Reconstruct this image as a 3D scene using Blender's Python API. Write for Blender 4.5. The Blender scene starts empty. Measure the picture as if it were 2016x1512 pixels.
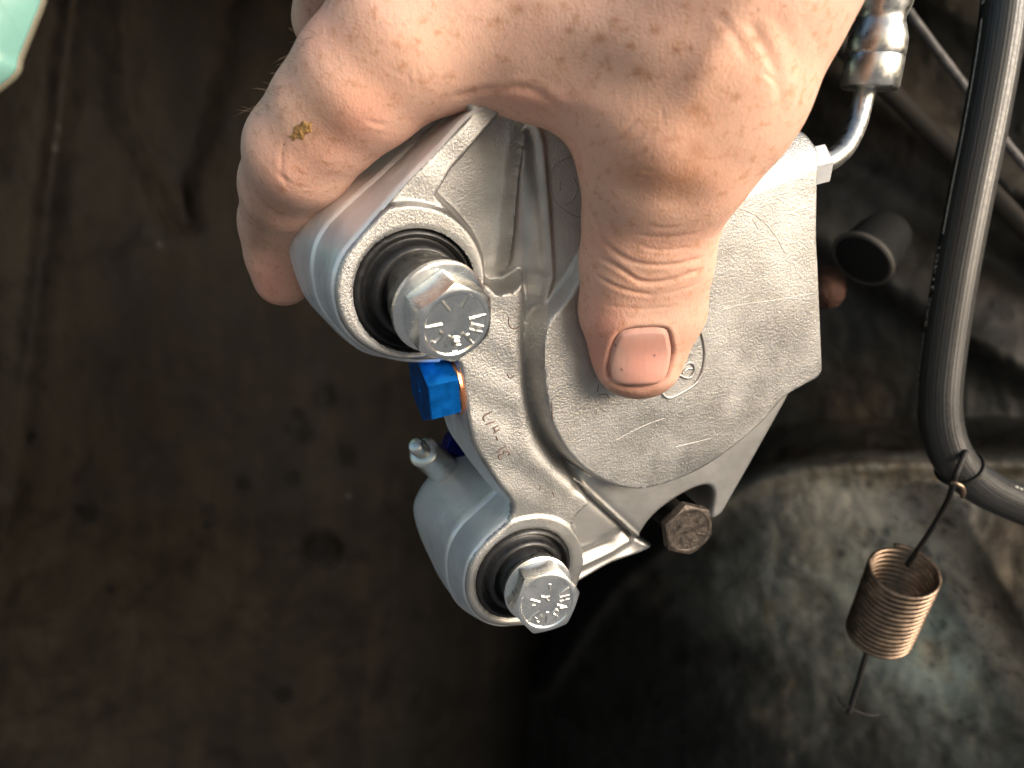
import bpy, math, random
import numpy as np
from mathutils import Vector, noise
from mathutils.bvhtree import BVHTree
random.seed(7)
rng = np.random.default_rng(7)
sc = bpy.context.scene
C = sc.collection

# ---------------------------------------------------------------- camera, sky, sun, exposure
CAMZ = 0.6
cam = bpy.data.objects.new('camera', bpy.data.cameras.new('camera'))
C.objects.link(cam)
cam.location = (0, 0, CAMZ)
cam.rotation_euler = (math.radians(90), 0, 0)
cam.data.sensor_width = 36.0
cam.data.lens = 26.0
cam.data.clip_start = 0.005
cam.data.clip_end = 200.0
cam.data.dof.use_dof = True
cam.data.dof.focus_distance = 0.172
cam.data.dof.aperture_fstop = 16.0
sc.camera = cam

SUN_DIR = Vector((0.74, -0.64, 0.16)).normalized()      # towards the sun
w = bpy.data.worlds.new('World'); sc.world = w; w.use_nodes = True
nt = w.node_tree; nt.nodes.clear()
out = nt.nodes.new('ShaderNodeOutputWorld'); bg = nt.nodes.new('ShaderNodeBackground')
sky = nt.nodes.new('ShaderNodeTexSky'); sky.sky_type = 'NISHITA'; sky.sun_disc = False
sky.sun_elevation = math.asin(SUN_DIR.z)
sky.sun_rotation = math.atan2(SUN_DIR.x, SUN_DIR.y)
sky.air_density = 1.0; sky.dust_density = 2.5
bg.inputs['Strength'].default_value = 0.15
nt.links.new(sky.outputs[0], bg.inputs[0]); nt.links.new(bg.outputs[0], out.inputs[0])
sl = bpy.data.lights.new('sun', 'SUN'); sl.energy = 3.2; sl.angle = math.radians(36); sl.color = (1.0, 0.965, 0.93)
so = bpy.data.objects.new('sun', sl); C.objects.link(so)
so.rotation_euler = SUN_DIR.to_track_quat('Z', 'Y').to_euler()
sc.view_settings.view_transform = 'Standard'; sc.view_settings.look = 'None'
sc.view_settings.gamma = 1.0
sc.view_settings.exposure = 0.75

# ---------------------------------------------------------------- photo geometry (mm, X right, Y away, Z up)
F = 1456.0
def ray(px, py): return np.array([(px-1008)/F, 1.0, -(py-756)/F])
def at(px, py, d): return ray(px, py)*d
NV = np.array([.38, -.86, -.33]); NV /= np.linalg.norm(NV)
E1 = np.array([1.0, 0, 0]) - NV[0]*NV; E1 /= np.linalg.norm(E1)
E2 = np.cross(NV, E1)
if E2[2] < 0: E2 = -E2
O = at(1150, 700, 178)
def T(px, py, wl=0.0):
    r = ray(px, py); d = (NV@O + wl)/(NV@r); p = r*d - O
    return np.array([p@E1, p@E2])
def TP(pts, wl=0.0): return np.array([T(p[0], p[1], p[2] if len(p) > 2 else wl) for p in pts])
def W3(uv, wl): 
    uv = np.atleast_2d(uv); wl = np.broadcast_to(np.asarray(wl, float), (len(uv),))
    return O + uv[:, :1]*E1 + uv[:, 1:2]*E2 + wl[:, None]*NV
def proj(P):
    P = np.asarray(P); return np.stack([1008+F*P[:, 0]/P[:, 1], 756-F*P[:, 2]/P[:, 1]], 1)
def zc(s, ox, oy, pts):     # coordinates read off an enlarged crop of scale s with its corner at ox, oy
    return [(ox+p[0]/s, oy+p[1]/s) + tuple(p[2:]) for p in pts]

def catmull(pts, n=6, closed=False):
    P = np.asarray(pts, float); m = len(P); o = []
    rngi = range(m if closed else m-1)
    for i in rngi:
        if closed: p0, p1, p2, p3 = P[i-1], P[i], P[(i+1) % m], P[(i+2) % m]
        else: p0, p1, p2, p3 = P[max(i-1, 0)], P[i], P[i+1], P[min(i+2, m-1)]
        for k in range(n):
            t = k/n
            o.append(.5*((2*p1)+(-p0+p2)*t+(2*p0-5*p1+4*p2-p3)*t*t+(-p0+3*p1-3*p2+p3)*t**3))
    if not closed: o.append(P[-1])
    return np.array(o)
def resample(P, n):
    P = np.asarray(P, float); d = np.r_[0, np.cumsum(np.linalg.norm(np.diff(P, axis=0), axis=1))]
    t = np.linspace(0, d[-1], n); return np.stack([np.interp(t, d, P[:, k]) for k in range(P.shape[1])], 1)
def dist_poly(Q, P, closed=False):
    Q = np.asarray(Q, float); best = np.full(len(Q), 1e9); near = np.zeros_like(Q)
    m = len(P)
    for i in range(m if closed else m-1):
        a = P[i]; b = P[(i+1) % m]; ab = b-a; L = ab@ab
        if L < 1e-12: continue
        t = np.clip(((Q-a)@ab)/L, 0, 1); pt = a+t[:, None]*ab; d = np.linalg.norm(Q-pt, axis=1)
        k = d < best; best[k] = d[k]; near[k] = pt[k]
    return best, near
def sdf_poly(Q, P):
    d, near = dist_poly(Q, P, True)
    ins = np.zeros(len(Q), bool); x, y = Q[:, 0], Q[:, 1]; m = len(P)
    for i in range(m):
        x1, y1 = P[i]; x2, y2 = P[(i+1) % m]
        if y1 == y2: continue
        c = ((y1 > y) != (y2 > y)) & (x < (x2-x1)*(y-y1)/(y2-y1)+x1)
        ins ^= c
    return np.where(ins, -d, d), near
def sstep(sd, wd):
    t = np.clip(.5-sd/wd, 0, 1); return t*t*(3-2*t)

# ---------------------------------------------------------------- materials
def new_mat(name):
    m = bpy.data.materials.new(name); m.use_nodes = True; n = m.node_tree
    return m, n, n.nodes['Principled BSDF']
def N(n, t, **k):
    x = n.nodes.new(t)
    for a, b in k.items():
        if a in x.inputs.keys(): x.inputs[a].default_value = b
        else: setattr(x, a, b)
    return x
def tex_coord(n, scale=1000.0, rot=None, stretch=None):
    tc = n.nodes.new('ShaderNodeTexCoord'); mp = n.nodes.new('ShaderNodeMapping')
    n.links.new(tc.outputs['Object'], mp.inputs['Vector'])
    s = stretch or (1, 1, 1); mp.inputs['Scale'].default_value = [scale*a for a in s]
    if rot: mp.inputs['Rotation'].default_value = rot
    return mp.outputs[0]
def ramp(n, src, stops):
    r = n.nodes.new('ShaderNodeValToRGB'); n.links.new(src, r.inputs[0]); e = r.color_ramp.elements
    while len(e) < len(stops): e.new(.5)
    for i, (p, c) in enumerate(stops): e[i].position = p; e[i].color = (c, c, c, 1) if isinstance(c, (int, float)) else (*c, 1)
    return r.outputs[0]
def mix(n, fac, a, b, mode='MIX'):
    m = n.nodes.new('ShaderNodeMix'); m.data_type = 'RGBA'; m.blend_type = mode
    for s, v in ((m.inputs[0], fac), (m.inputs[6], a), (m.inputs[7], b)):
        if hasattr(v, 'is_output'): n.links.new(v, s)
        else: s.default_value = v if isinstance(v, (int, float)) else (*v, 1)
    return m.outputs[2]
def bump(n, src, dist, strength=1.0, prev=None):
    b = n.nodes.new('ShaderNodeBump'); b.inputs['Distance'].default_value = dist/1000; b.inputs['Strength'].default_value = strength
    n.links.new(src, b.inputs['Height'])
    if prev: n.links.new(prev, b.inputs['Normal'])
    return b.outputs[0]

def mat_cast():
    m, n, p = new_mat('cast_aluminium'); v = tex_coord(n)
    a = N(n, 'ShaderNodeTexNoise', Scale=2.6, Detail=6.0, Roughness=.75); n.links.new(v, a.inputs['Vector'])
    b = N(n, 'ShaderNodeTexNoise', Scale=.09, Detail=4.0, Roughness=.6); n.links.new(v, b.inputs['Vector'])
    c = N(n, 'ShaderNodeTexVoronoi', Scale=1.7); n.links.new(v, c.inputs['Vector'])
    at_ = N(n, 'ShaderNodeAttribute', attribute_name='smooth')
    sg = N(n, 'ShaderNodeTexNoise', Scale=.045, Detail=5.0, Roughness=.6, Distortion=.8); n.links.new(v, sg.inputs['Vector'])
    col = mix(n, ramp(n, b.outputs[0], [(.35, 0), (.65, 1)]), (.40, .395, .385), (.52, .515, .505))
    col = mix(n, ramp(n, a.outputs[0], [(.30, .6), (.40, 0)]), col, (.36, .33, .29))
    st = N(n, 'ShaderNodeTexNoise', Scale=1.0, Detail=4.0, Roughness=.6); n.links.new(tex_coord(n, 1000, (0, .12, 0), (.05, .05, .35)), st.inputs['Vector'])
    col = mix(n, ramp(n, st.outputs[0], [(.54, 0), (.70, .45)]), col, (.38, .37, .345))
    col = mix(n, ramp(n, sg.outputs[0], [(.50, 0), (.68, .35)]), col, (.32, .305, .28))
    n.links.new(col, p.inputs['Base Color']); p.inputs['Metallic'].default_value = .9
    rg = mix(n, at_.outputs['Fac'], ramp(n, b.outputs[0], [(.3, .30), (.7, .46)]), (.46, .46, .46)); n.links.new(rg, p.inputs['Roughness'])
    inv = N(n, 'ShaderNodeMath', operation='SUBTRACT'); inv.inputs[0].default_value = 1.0; n.links.new(at_.outputs['Fac'], inv.inputs[1])
    mu = N(n, 'ShaderNodeMath', operation='MULTIPLY'); n.links.new(a.outputs[0], mu.inputs[0]); n.links.new(inv.outputs[0], mu.inputs[1])
    mu2 = N(n, 'ShaderNodeMath', operation='MULTIPLY'); n.links.new(c.outputs['Distance'], mu2.inputs[0]); n.links.new(inv.outputs[0], mu2.inputs[1])
    nb = bump(n, mu.outputs[0], .15); nb = bump(n, mu2.outputs[0], .05, prev=nb)
    nb = bump(n, b.outputs[0], .25, .5, prev=nb)
    n.links.new(nb, p.inputs['Normal']); return m
def mat_machined():
    m, n, p = new_mat('machined_aluminium'); v = tex_coord(n); v2 = tex_coord(n, 1000, (0.4, .5, .3), (.15, 1.6, .15))
    a = N(n, 'ShaderNodeTexNoise', Scale=1.0, Detail=4.0); n.links.new(v2, a.inputs['Vector'])
    b = N(n, 'ShaderNodeTexNoise', Scale=.12, Detail=5.0, Roughness=.65); n.links.new(v, b.inputs['Vector'])
    col = mix(n, ramp(n, b.outputs[0], [(.35, 0), (.7, 1)]), (.70, .72, .74), (.82, .83, .85))
    col = mix(n, ramp(n, a.outputs[0], [(.28, .25), (.36, 0)]), col, (.42, .41, .41))
    n.links.new(col, p.inputs['Base Color']); p.inputs['Metallic'].default_value = .45
    n.links.new(ramp(n, b.outputs[0], [(.3, .3), (.7, .46)]), p.inputs['Roughness'])
    n.links.new(bump(n, a.outputs[0], .06, 1, bump(n, b.outputs[0], .25)), p.inputs['Normal']); return m
def simple(name, col, metal, rough, bs=0.0, scale=1.0, var=.25, bd=.1, coat=0, stretch=None):
    m, n, p = new_mat(name); v = tex_coord(n, 1000, None, stretch)
    a = N(n, 'ShaderNodeTexNoise', Scale=scale, Detail=4.0, Roughness=.6); n.links.new(v, a.inputs['Vector'])
    d = tuple(c*(1-var) for c in col); l = tuple(min(1, c*(1+var)) for c in col)
    n.links.new(mix(n, ramp(n, a.outputs[0], [(.3, 0), (.7, 1)]), d, l), p.inputs['Base Color'])
    p.inputs['Metallic'].default_value = metal
    n.links.new(ramp(n, a.outputs[0], [(.3, rough*.75), (.7, min(1, rough*1.3))]), p.inputs['Roughness'])
    if coat: p.inputs['Coat Weight'].default_value = coat; p.inputs['Coat Roughness'].default_value = .12
    if bd: n.links.new(bump(n, a.outputs[0], bd), p.inputs['Normal'])
    return m
def mat_skin():
    m, n, p = new_mat('skin'); v = tex_coord(n)
    at_ = N(n, 'ShaderNodeAttribute', attribute_name='tint')
    a = N(n, 'ShaderNodeTexNoise', Scale=.10, Detail=5.0, Roughness=.62); n.links.new(v, a.inputs['Vector'])
    b = N(n, 'ShaderNodeTexNoise', Scale=.42, Detail=4.0, Roughness=.65); n.links.new(v, b.inputs['Vector'])
    pore = N(n, 'ShaderNodeTexVoronoi', Scale=1.9); n.links.new(v, pore.inputs['Vector'])
    v2 = tex_coord(n, 1000, (0, .5, 0), (1.6, .7, .35))
    ln = N(n, 'ShaderNodeTexNoise', Scale=1.1, Detail=5.0, Roughness=.7, Distortion=.6); n.links.new(v2, ln.inputs['Vector'])
    col = mix(n, ramp(n, a.outputs[0], [(.35, 0), (.68, .5)]), at_.outputs['Color'], (.66, .37, .28))
    col = mix(n, ramp(n, b.outputs[0], [(.53, 0), (.70, .6)]), col, (.46, .22, .11))
    col = mix(n, ramp(n, ln.outputs[0], [(.32, .22), (.45, 0)]), col, (.50, .22, .13))
    # specks of grime
    sp = N(n, 'ShaderNodeTexVoronoi', Scale=.22); n.links.new(v, sp.inputs['Vector'])
    sn = N(n, 'ShaderNodeTexNoise', Scale=.07); n.links.new(v, sn.inputs['Vector'])
    ad = N(n, 'ShaderNodeMath', operation='ADD'); n.links.new(sp.outputs['Distance'], ad.inputs[0]); n.links.new(ramp(n, sn.outputs[0], [(.45, .25), (.6, 0)]), ad.inputs[1])
    col = mix(n, ramp(n, ad.outputs[0], [(.035, .85), (.075, 0)]), col, (.06, .035, .025))
    n.links.new(col, p.inputs['Base Color'])
    p.inputs['Subsurface Weight'].default_value = .22; p.inputs['Subsurface Radius'].default_value = (1.0, .35, .2); p.inputs['Subsurface Scale'].default_value = .0025
    p.inputs['Roughness'].default_value = .52; p.inputs['Specular IOR Level'].default_value = .42
    nb = bump(n, ln.outputs[0], .07); nb = bump(n, pore.outputs['Distance'], .045, prev=nb); nb = bump(n, b.outputs[0], .10, prev=nb)
    n.links.new(nb, p.inputs['Normal']); return m
def mat_attr(name, rough=.8, spec=.3, dirt=.35, bd=.3):
    m, n, p = new_mat(name); v = tex_coord(n)
    at_ = N(n, 'ShaderNodeAttribute', attribute_name='tint')
    a = N(n, 'ShaderNodeTexNoise', Scale=.03, Detail=7.0, Roughness=.68, Distortion=.4); n.links.new(v, a.inputs['Vector'])
    b = N(n, 'ShaderNodeTexNoise', Scale=.35, Detail=4.0, Roughness=.6); n.links.new(v, b.inputs['Vector'])
    col = mix(n, ramp(n, a.outputs[0], [(.40, dirt*2), (.56, 0)]), at_.outputs['Color'], (.5, .45, .4), 'MULTIPLY')
    col = mix(n, ramp(n, b.outputs[0], [(.30, .6), (.40, 0)]), col, (.35, .32, .3), 'MULTIPLY')
    n.links.new(col, p.inputs['Base Color']); p.inputs['Specular IOR Level'].default_value = spec
    n.links.new(ramp(n, a.outputs[0], [(.3, rough*.85), (.7, min(1, rough*1.2))]), p.inputs['Roughness'])
    n.links.new(bump(n, b.outputs[0], bd*.3, 1, bump(n, a.outputs[0], bd*3)), p.inputs['Normal']); return m

M = dict(
    cast=mat_cast(), mach=mat_machined(), skin=mat_skin(),
    zinc=simple('zinc_plate', (.82, .84, .84), 1, .26, scale=.2, var=.05, bd=.01),
    zincsoft=simple('zinc_satin', (.66, .66, .63), 1, .33, scale=.5, var=.12, bd=.02),
    rubber=simple('black_rubber', (.010, .010, .011), 0, .40, scale=.5, var=.3, bd=.08),
    hose=simple('hose_rubber', (.020, .020, .020), 0, .42, scale=.8, var=.2, bd=.02, coat=.3),
    blue=simple('blue_anodised', (.003, .17, .64), .85, .33, scale=.4, var=.15, bd=.05),
    copper=simple('copper', (.80, .33, .16), 1, .3, scale=.4, var=.15, bd=.06),
    spring=simple('coppered_wire', (.26, .19, .14), 1, .42, scale=.25, var=.35, bd=.05),
    darkwire=simple('dark_wire', (.008, .007, .006), 0, .6, scale=.5),
    darkbolt=simple('blackened_steel', (.085, .07, .06), .7, .5, scale=.5, var=.4, bd=.35),
    stamp=simple('stamped_recess', (.17, .12, .10), .5, .6, scale=1, bd=0),
    scratch=simple('dull_scratch', (.33, .30, .27), .7, .5, scale=1, bd=0),
    print=simple('white_print', (.50, .50, .44), 0, .6, scale=1.2, var=.5, bd=0),
    nail=None, flake=simple('rust_flake', (.36, .20, .07), 0, .8, scale=.9, var=.5, bd=.5),
    hair=simple('hair', (.14, .10, .07), 0, .5, bd=0),
    grime=mat_attr('grimy_paint', spec=.12, dirt=.5), patina=mat_attr('worn_paint', rough=.6, spec=.4, dirt=.45),
    mint=simple('mint_paint', (.19, .40, .36), 0, .3, scale=.05, var=.08, bd=0, coat=.6),
    steel=simple('dull_steel', (.20, .185, .18), .5, .5, scale=.2, var=.35, bd=.3),
    rust=simple('orange_rust', (.075, .032, .020), 0, .9, scale=.3, var=.45, bd=.5),
    conc=simple('concrete', (.24, .235, .23), 0, .9, scale=.004, var=.12, bd=0),
)
def mat_nail():
    m, n, p = new_mat('nail'); v = tex_coord(n)
    at_ = N(n, 'ShaderNodeAttribute', attribute_name='tint')
    n.links.new(at_.outputs['Color'], p.inputs['Base Color'])
    p.inputs['Roughness'].default_value = .42; p.inputs['Subsurface Weight'].default_value = .3
    p.inputs['Subsurface Radius'].default_value = (1, .4, .25); p.inputs['Subsurface Scale'].default_value = .002
    a = N(n, 'ShaderNodeTexNoise', Scale=.6, Detail=3.0); n.links.new(tex_coord(n, 1000, None, (1.5, 1, .12)), a.inputs['Vector'])
    n.links.new(bump(n, a.outputs[0], .06), p.inputs['Normal']); return m
M['nail'] = mat_nail()
hp = M['hose'].node_tree.nodes['Principled BSDF']; hp.inputs['Coat Roughness'].default_value = .4; hp.inputs['Specular IOR Level'].default_value = .5

# ---------------------------------------------------------------- object helpers
def empty(name, loc_mm, label, cat, group=None):
    o = bpy.data.objects.new(name, None); C.objects.link(o); o.empty_display_size = .01
    o.location = Vector(loc_mm)*.001 + Vector((0, 0, CAMZ))
    o['label'] = label; o['category'] = cat
    if group: o['group'] = group
    return o
def origin_of(o):
    v = Vector((0, 0, 0))
    while o: v += o.location; o = o.parent
    return v
def mk(name, V, Fc, mat, parent=None, smooth=None, label=None, cat=None, kind=None, tint=None, attr=None):
    V = np.asarray(V, float)*.001 + np.array([0, 0, CAMZ])
    if parent is not None: loc = np.zeros(3); base = np.array(origin_of(parent))
    else: base = V.mean(0); loc = base
    me = bpy.data.meshes.new(name); me.from_pydata((V-base).tolist(), [], [list(map(int, f)) for f in Fc] if not isinstance(Fc, np.ndarray) else Fc.tolist())
    me.materials.append(mat)
    if smooth is not None:
        me.polygons.foreach_set('use_smooth', [True]*len(me.polygons))
        if smooth < 179: me.set_sharp_from_angle(angle=math.radians(smooth))
    if tint is not None:
        a = me.attributes.new('tint', 'FLOAT_COLOR', 'POINT'); c = np.ones((len(V), 4)); c[:, :3] = tint; a.data.foreach_set('color', c.ravel())
    if attr is not None:
        a = me.attributes.new('smooth', 'FLOAT', 'POINT'); a.data.foreach_set('value', np.asarray(attr, float))
    me.validate(); me.update()
    o = bpy.data.objects.new(name, me); C.objects.link(o); o.location = loc
    if parent is not None: o.parent = parent
    if label: o['label'] = label
    if cat: o['category'] = cat
    if kind: o['kind'] = kind
    return o
def flipfix(V, Fc, inside):   # orient faces away from a point
    V = np.asarray(V); out = []
    for f in Fc:
        a, b, c = V[f[0]], V[f[1]], V[f[2]]; nn = np.cross(b-a, c-a)
        out.append(f if nn@(a-inside) >= 0 else f[::-1])
    return out
def frame(ax, ref=None):
    ax = np.asarray(ax, float); ax = ax/np.linalg.norm(ax)
    r = np.array([0, 0, 1.0]) if ref is None else np.asarray(ref, float)
    if abs(r@ax)/np.linalg.norm(r) > .98: r = np.array([1.0, 0, 0])
    a = r - (r@ax)*ax; a /= np.linalg.norm(a); return ax, a, np.cross(ax, a)
def lathe(profile, c, axis, n=72, wob=0):
    ax, a, b = frame(axis); V = []; Fc = []
    th = np.linspace(0, 2*np.pi, n, endpoint=False); cs = np.cos(th)[:, None]*a + np.sin(th)[:, None]*b
    for (r, z) in profile:
        V.append(np.asarray(c) + cs*r + ax*z)
    V = np.concatenate(V)
    for i in range(len(profile)-1):
        for j in range(n):
            k = (j+1) % n; Fc.append([i*n+j, i*n+k, (i+1)*n+k, (i+1)*n+j])
    return V, Fc
def tube(P, r, n=8, cap=True, ridges=None):
    P = np.asarray(P, float); m = len(P); Tn = np.gradient(P, axis=0); Tn /= np.linalg.norm(Tn, axis=1)[:, None]
    V = []; a = None; fr = []
    r = np.broadcast_to(np.asarray(r, float), (m,))
    for i in range(m):
        if a is None: _, a, b = frame(Tn[i])
        else: a = a - (a@Tn[i])*Tn[i]; a /= np.linalg.norm(a); b = np.cross(Tn[i], a)
        fr.append((Tn[i], a, b))
        th = np.linspace(0, 2*np.pi, n, endpoint=False)
        rr = r[i] + (ridges(th) if ridges else 0)
        V.append(P[i] + (np.cos(th)*rr)[:, None]*a + (np.sin(th)*rr)[:, None]*b)
    V = np.concatenate(V); Fc = []
    for i in range(m-1):
        for j in range(n):
            k = (j+1) % n; Fc.append([i*n+j, i*n+k, (i+1)*n+k, (i+1)*n+j])
    if cap: Fc.append(list(range(n))[::-1]); Fc.append([(m-1)*n+j for j in range(n)])
    return V, Fc, fr
class Acc:
    def __init__(s): s.V = []; s.F = []; s.n = 0
    def add(s, V, Fc):
        s.V.append(np.asarray(V)); s.F += [[i+s.n for i in f] for f in Fc]; s.n += len(V)
    def mk(s, name, mat, parent=None, **k): return mk(name, np.concatenate(s.V), s.F, mat, parent, **k)
def strokes_on_plane(strokes, origin, e1, e2, nn, r, flat=.6, n=6, smooth=3):
    """rounded raised strokes lying on a plane, traced points already 3D"""
    A = Acc()
    for S in strokes:
        P = np.asarray(S, float)
        if len(P) > 2: P = catmull(P, smooth)
        V, Fc, _ = tube(P, r, n); h = (V-origin)@nn; V = V - np.outer(h*(1-flat), nn); A.add(V, Fc)
    return A
def hit_plane(px, py, o, nn):
    r = ray(px, py); return r*((nn@o)/(nn@r))

# ---------------------------------------------------------------- the brake caliper
cal = empty('brake_caliper', O, 'bare cast aluminium brake caliper gripped in the hand, two zinc bolts in black rubber boots', 'brake caliper')

# --- body as one cast face with relief, plus its sides
outline = TP([(1400, 170), (935, 190), (929, 221), (859, 295), (794, 361), (745, 418), (696, 474), (668, 516), (657, 580), (680, 650), (735, 693), (800, 711), (860, 712),
              (903, 716), (909, 760), (918, 800), (924, 845), (935, 883), (958, 920), (981, 955), (1003, 982), (1010, 1003), (1000, 1026), (975, 1048), (948, 1075), (925, 1108),
              (916, 1150), (922, 1187), (945, 1217), (981, 1231), (1030, 1229), (1085, 1200), (1130, 1167, -4), (1215, 1122, -4), (1294, 1086, -4), (1263, 1070, -4), (1270, 1040, -4), (1300, 1006, -4), (1350, 972, -4), (1390, 957, -4), (1406, 965, -4), (1407, 990, -4), (1402, 1024, -4),
              (1424, 1012, -4), (1485, 905, -4), (1546, 796, -4), (1562, 777, -3), (1564, 773, 3.5), (1586, 760, 4), (1612, 746, 4), (1622, 730, 4), (1616, 600, 4), (1611, 470, 4), (1603, 330, 2), (1590, 292, -2), (1562, 262, -6), (1520, 235, -8)])
k_ = len(outline)-14
outline = np.vstack([catmull(outline[:k_+1], 4), outline[k_+1:], outline[:1]])
outline = resample(outline, 900)[:-1]
for _ in range(3): outline = .5*outline+.25*(np.roll(outline, 1, 0)+np.roll(outline, -1, 0))
dome = catmull(TP([(1085, 840), (1072, 780), (1066, 700), (1075, 640), (1104, 602), (1130, 565), (1158, 510), (1200, 430), (1290, 370), (1400, 330), (1480, 260), (1560, 220), (1660, 230),
           (1680, 500), (1680, 720), (1650, 735), (1588, 762), (1560, 777), (1540, 793), (1500, 838), (1440, 887), (1380, 927), (1310, 957), (1255, 968), (1200, 958), (1150, 930), (1112, 890)], 4), 5, True)
slab = TP([(1043, 200), (1043, 228), (1059, 283), (1064, 339), (1069, 394), (1073, 450), (1077, 505), (1079, 547), (1068, 585), (1064, 640), (1090, 660), (1250, 600), (1320, 400), (1320, 180)], 0)
pocket = TP([(1000, 205), (992, 226), (945, 280), (895, 336), (866, 385), (884, 403), (915, 433), (943, 467), (959, 500), (963, 555), (982, 574), (1010, 568), (1036, 545), (1046, 600), (1054, 640),
             (1068, 600), (1080, 547), (1077, 450), (1064, 339), (1050, 200)], 0)
rib1 = TP([(1024, 215), (1023, 239), (1019, 283), (1009, 339), (1004, 394), (1000, 450), (994, 505), (988, 528)], -5)
vall = catmull(TP([(1052, 560), (1046, 620), (1046, 700), (1052, 780), (1068, 840), (1100, 890), (1140, 925)], -4), 5)
plate = TP([(1085, 830), (1130, 945), (1259, 1063), (1262, 1120), (1500, 1200), (1750, 900), (1700, 650), (1300, 600), (1100, 700)], -3)
wedge = TP([(1134, 948), (1153, 979), (1122, 1005), (1117, 1025), (1134, 1050), (1139, 1090), (1130, 1120), (1118, 1150), (1110, 1215), (1320, 1120), (1300, 1070), (1259, 1063)], -4)
ridgeA = TP([(1125, 1096), (1170, 1084), (1223, 1071), (1238, 1063)], -4)
ridgeB = TP([(1115, 1146), (1175, 1118), (1216, 1098), (1248, 1078)], -3)
plateEdge = TP([(1134, 948), (1190, 1000), (1259, 1061)], -3)
up_c = T(822, 577, 2); up_r = 13.3; upo_c = T(811, 561, 2)
lo_c = T(1034, 1134, 1); lo_r = 13.4
print('ring', up_c, lo_c)
def height(Q):
    h = .35*np.sin(Q[:, 0]*.11+1)*np.cos(Q[:, 1]*.09)
    h = h + .12*np.sin(Q[:, 0]*.37+.5*Q[:, 1])
    sm = np.zeros(len(Q))
    sP, _ = sdf_poly(Q, plate); k = sstep(sP, 3.0); h = h*(1-k) + (-4.2)*k; sm = np.maximum(sm, k)
    # valley between the flange and the domed cylinder housing
    sD, _ = sdf_poly(Q, dome)
    dv, _ = dist_poly(Q, vall); kv = np.exp(-(dv/3.1)**2); h = h - 5.0*kv*(sD > -2)
    sp, _ = sdf_poly(Q, pocket); k = sstep(sp, 2.4)
    dr, _ = dist_poly(Q, rib1); yy = np.clip((Q[:, 1]-rib1[-1, 1])/20, 0, 1)
    right = Q[:, 0] - np.interp(Q[:, 1], rib1[::-1, 1], rib1[::-1, 0])
    ss, _ = sdf_poly(Q, slab)
    below = Q[:, 1] < rib1[-1, 1]; fl = np.clip(1-np.maximum(rib1[-1, 1]-Q[:, 1], 0)/4, 0, 1)
    tt = np.clip(right/(np.maximum(right, 0)+np.maximum(ss, 0)+1e-6), 0, 1)
    gr_ = -4.6*(1-tt)-1.4*tt-3.0*np.sin(np.pi*tt**1.2)**1.0*.55
    gr_ = gr_*fl+(1-fl)*(-7.5*(1-tt**1.6)-1.6*tt**1.6)
    lf = -7.5+1.8*np.exp(right/2.2)*(right < 0)*fl
    h = np.where(k > 0, h*(1-k)+np.where(right > 0, gr_, lf)*k, h)
    h = h + k*(2.0+.5*yy)*np.exp(-(dr/.9)**2)
    gm = k*np.clip(right/2, 0, 1)*(dr > .0); sm = np.maximum(sm, gm*.8); ks = sstep(ss, 1.6); h = h*(1-ks) + np.minimum(-1.2+.26*np.maximum(-ss, 0), 3.2)*ks; sm = sm*(1-ks)
    h = h + .8*np.exp(-((ss+1.0)/.9)**2)*ks
    sw, _ = sdf_poly(Q, wedge); k = sstep(sw, 1.6); 
    dA, _ = dist_poly(Q, ridgeA); dB, _ = dist_poly(Q, ridgeB); dE, _ = dist_poly(Q, plateEdge)
    h = h*(1-k) + (-6.3)*k; sm = np.maximum(sm*(1-k), k)
    h = h - 1.6*k*np.exp(-((dB-3.0)/2.2)**2)
    h = h + .5*k*np.exp(-(dA/1.3)**2) + .5*np.exp(-(dB/1.7)**2)
    h = h - 1.2*np.exp(-(dE/.9)**2)*(sP > 0) - .7*np.exp(-((dE)/1.6)**2)
    # the dome
    k = sstep(sD-.2, 2.4); h = h*(1-k) + (4.0+.25*np.sin(Q[:, 0]*.13)*np.sin(Q[:, 1]*.10+1))*k; sm = sm*(1-k)
    # small flat at the dome's lip
    # rolled top right corner of the housing
    a, b = T(1425, 405, 4), T(1608, 333, 4); d = (b-a)/np.linalg.norm(b-a); nl = np.array([-d[1], d[0]])
    over = np.clip((Q-a)@nl, 0, 60); kk = (Q[:, 0] > T(1300, 400, 4)[0])
    h = h - kk*(.38*over + .035*over**2)
    # collars round the two guide pin bores
    ru = np.linalg.norm(Q-upo_c, axis=1); k = sstep(ru-16.4, 1.2); h = h*(1-k) + 1.7*k; sm = sm*(1-k)
    rl = np.linalg.norm(Q-lo_c, axis=1); k = sstep(rl-17.2, 1.0); h = h*(1-k) + .7*k; sm = sm*(1-k)
    for c, r0 in ((up_c, up_r), (lo_c, lo_r)):
        rr = np.linalg.norm(Q-c, axis=1); h = h - .6*np.exp(-((rr-r0)/.5)**2)
    so_, _ = sdf_poly(Q, outline); h = h - .9*np.clip(1+so_/1.0, 0, 1)**2
    return h, np.clip(sm, 0, 1)

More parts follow.
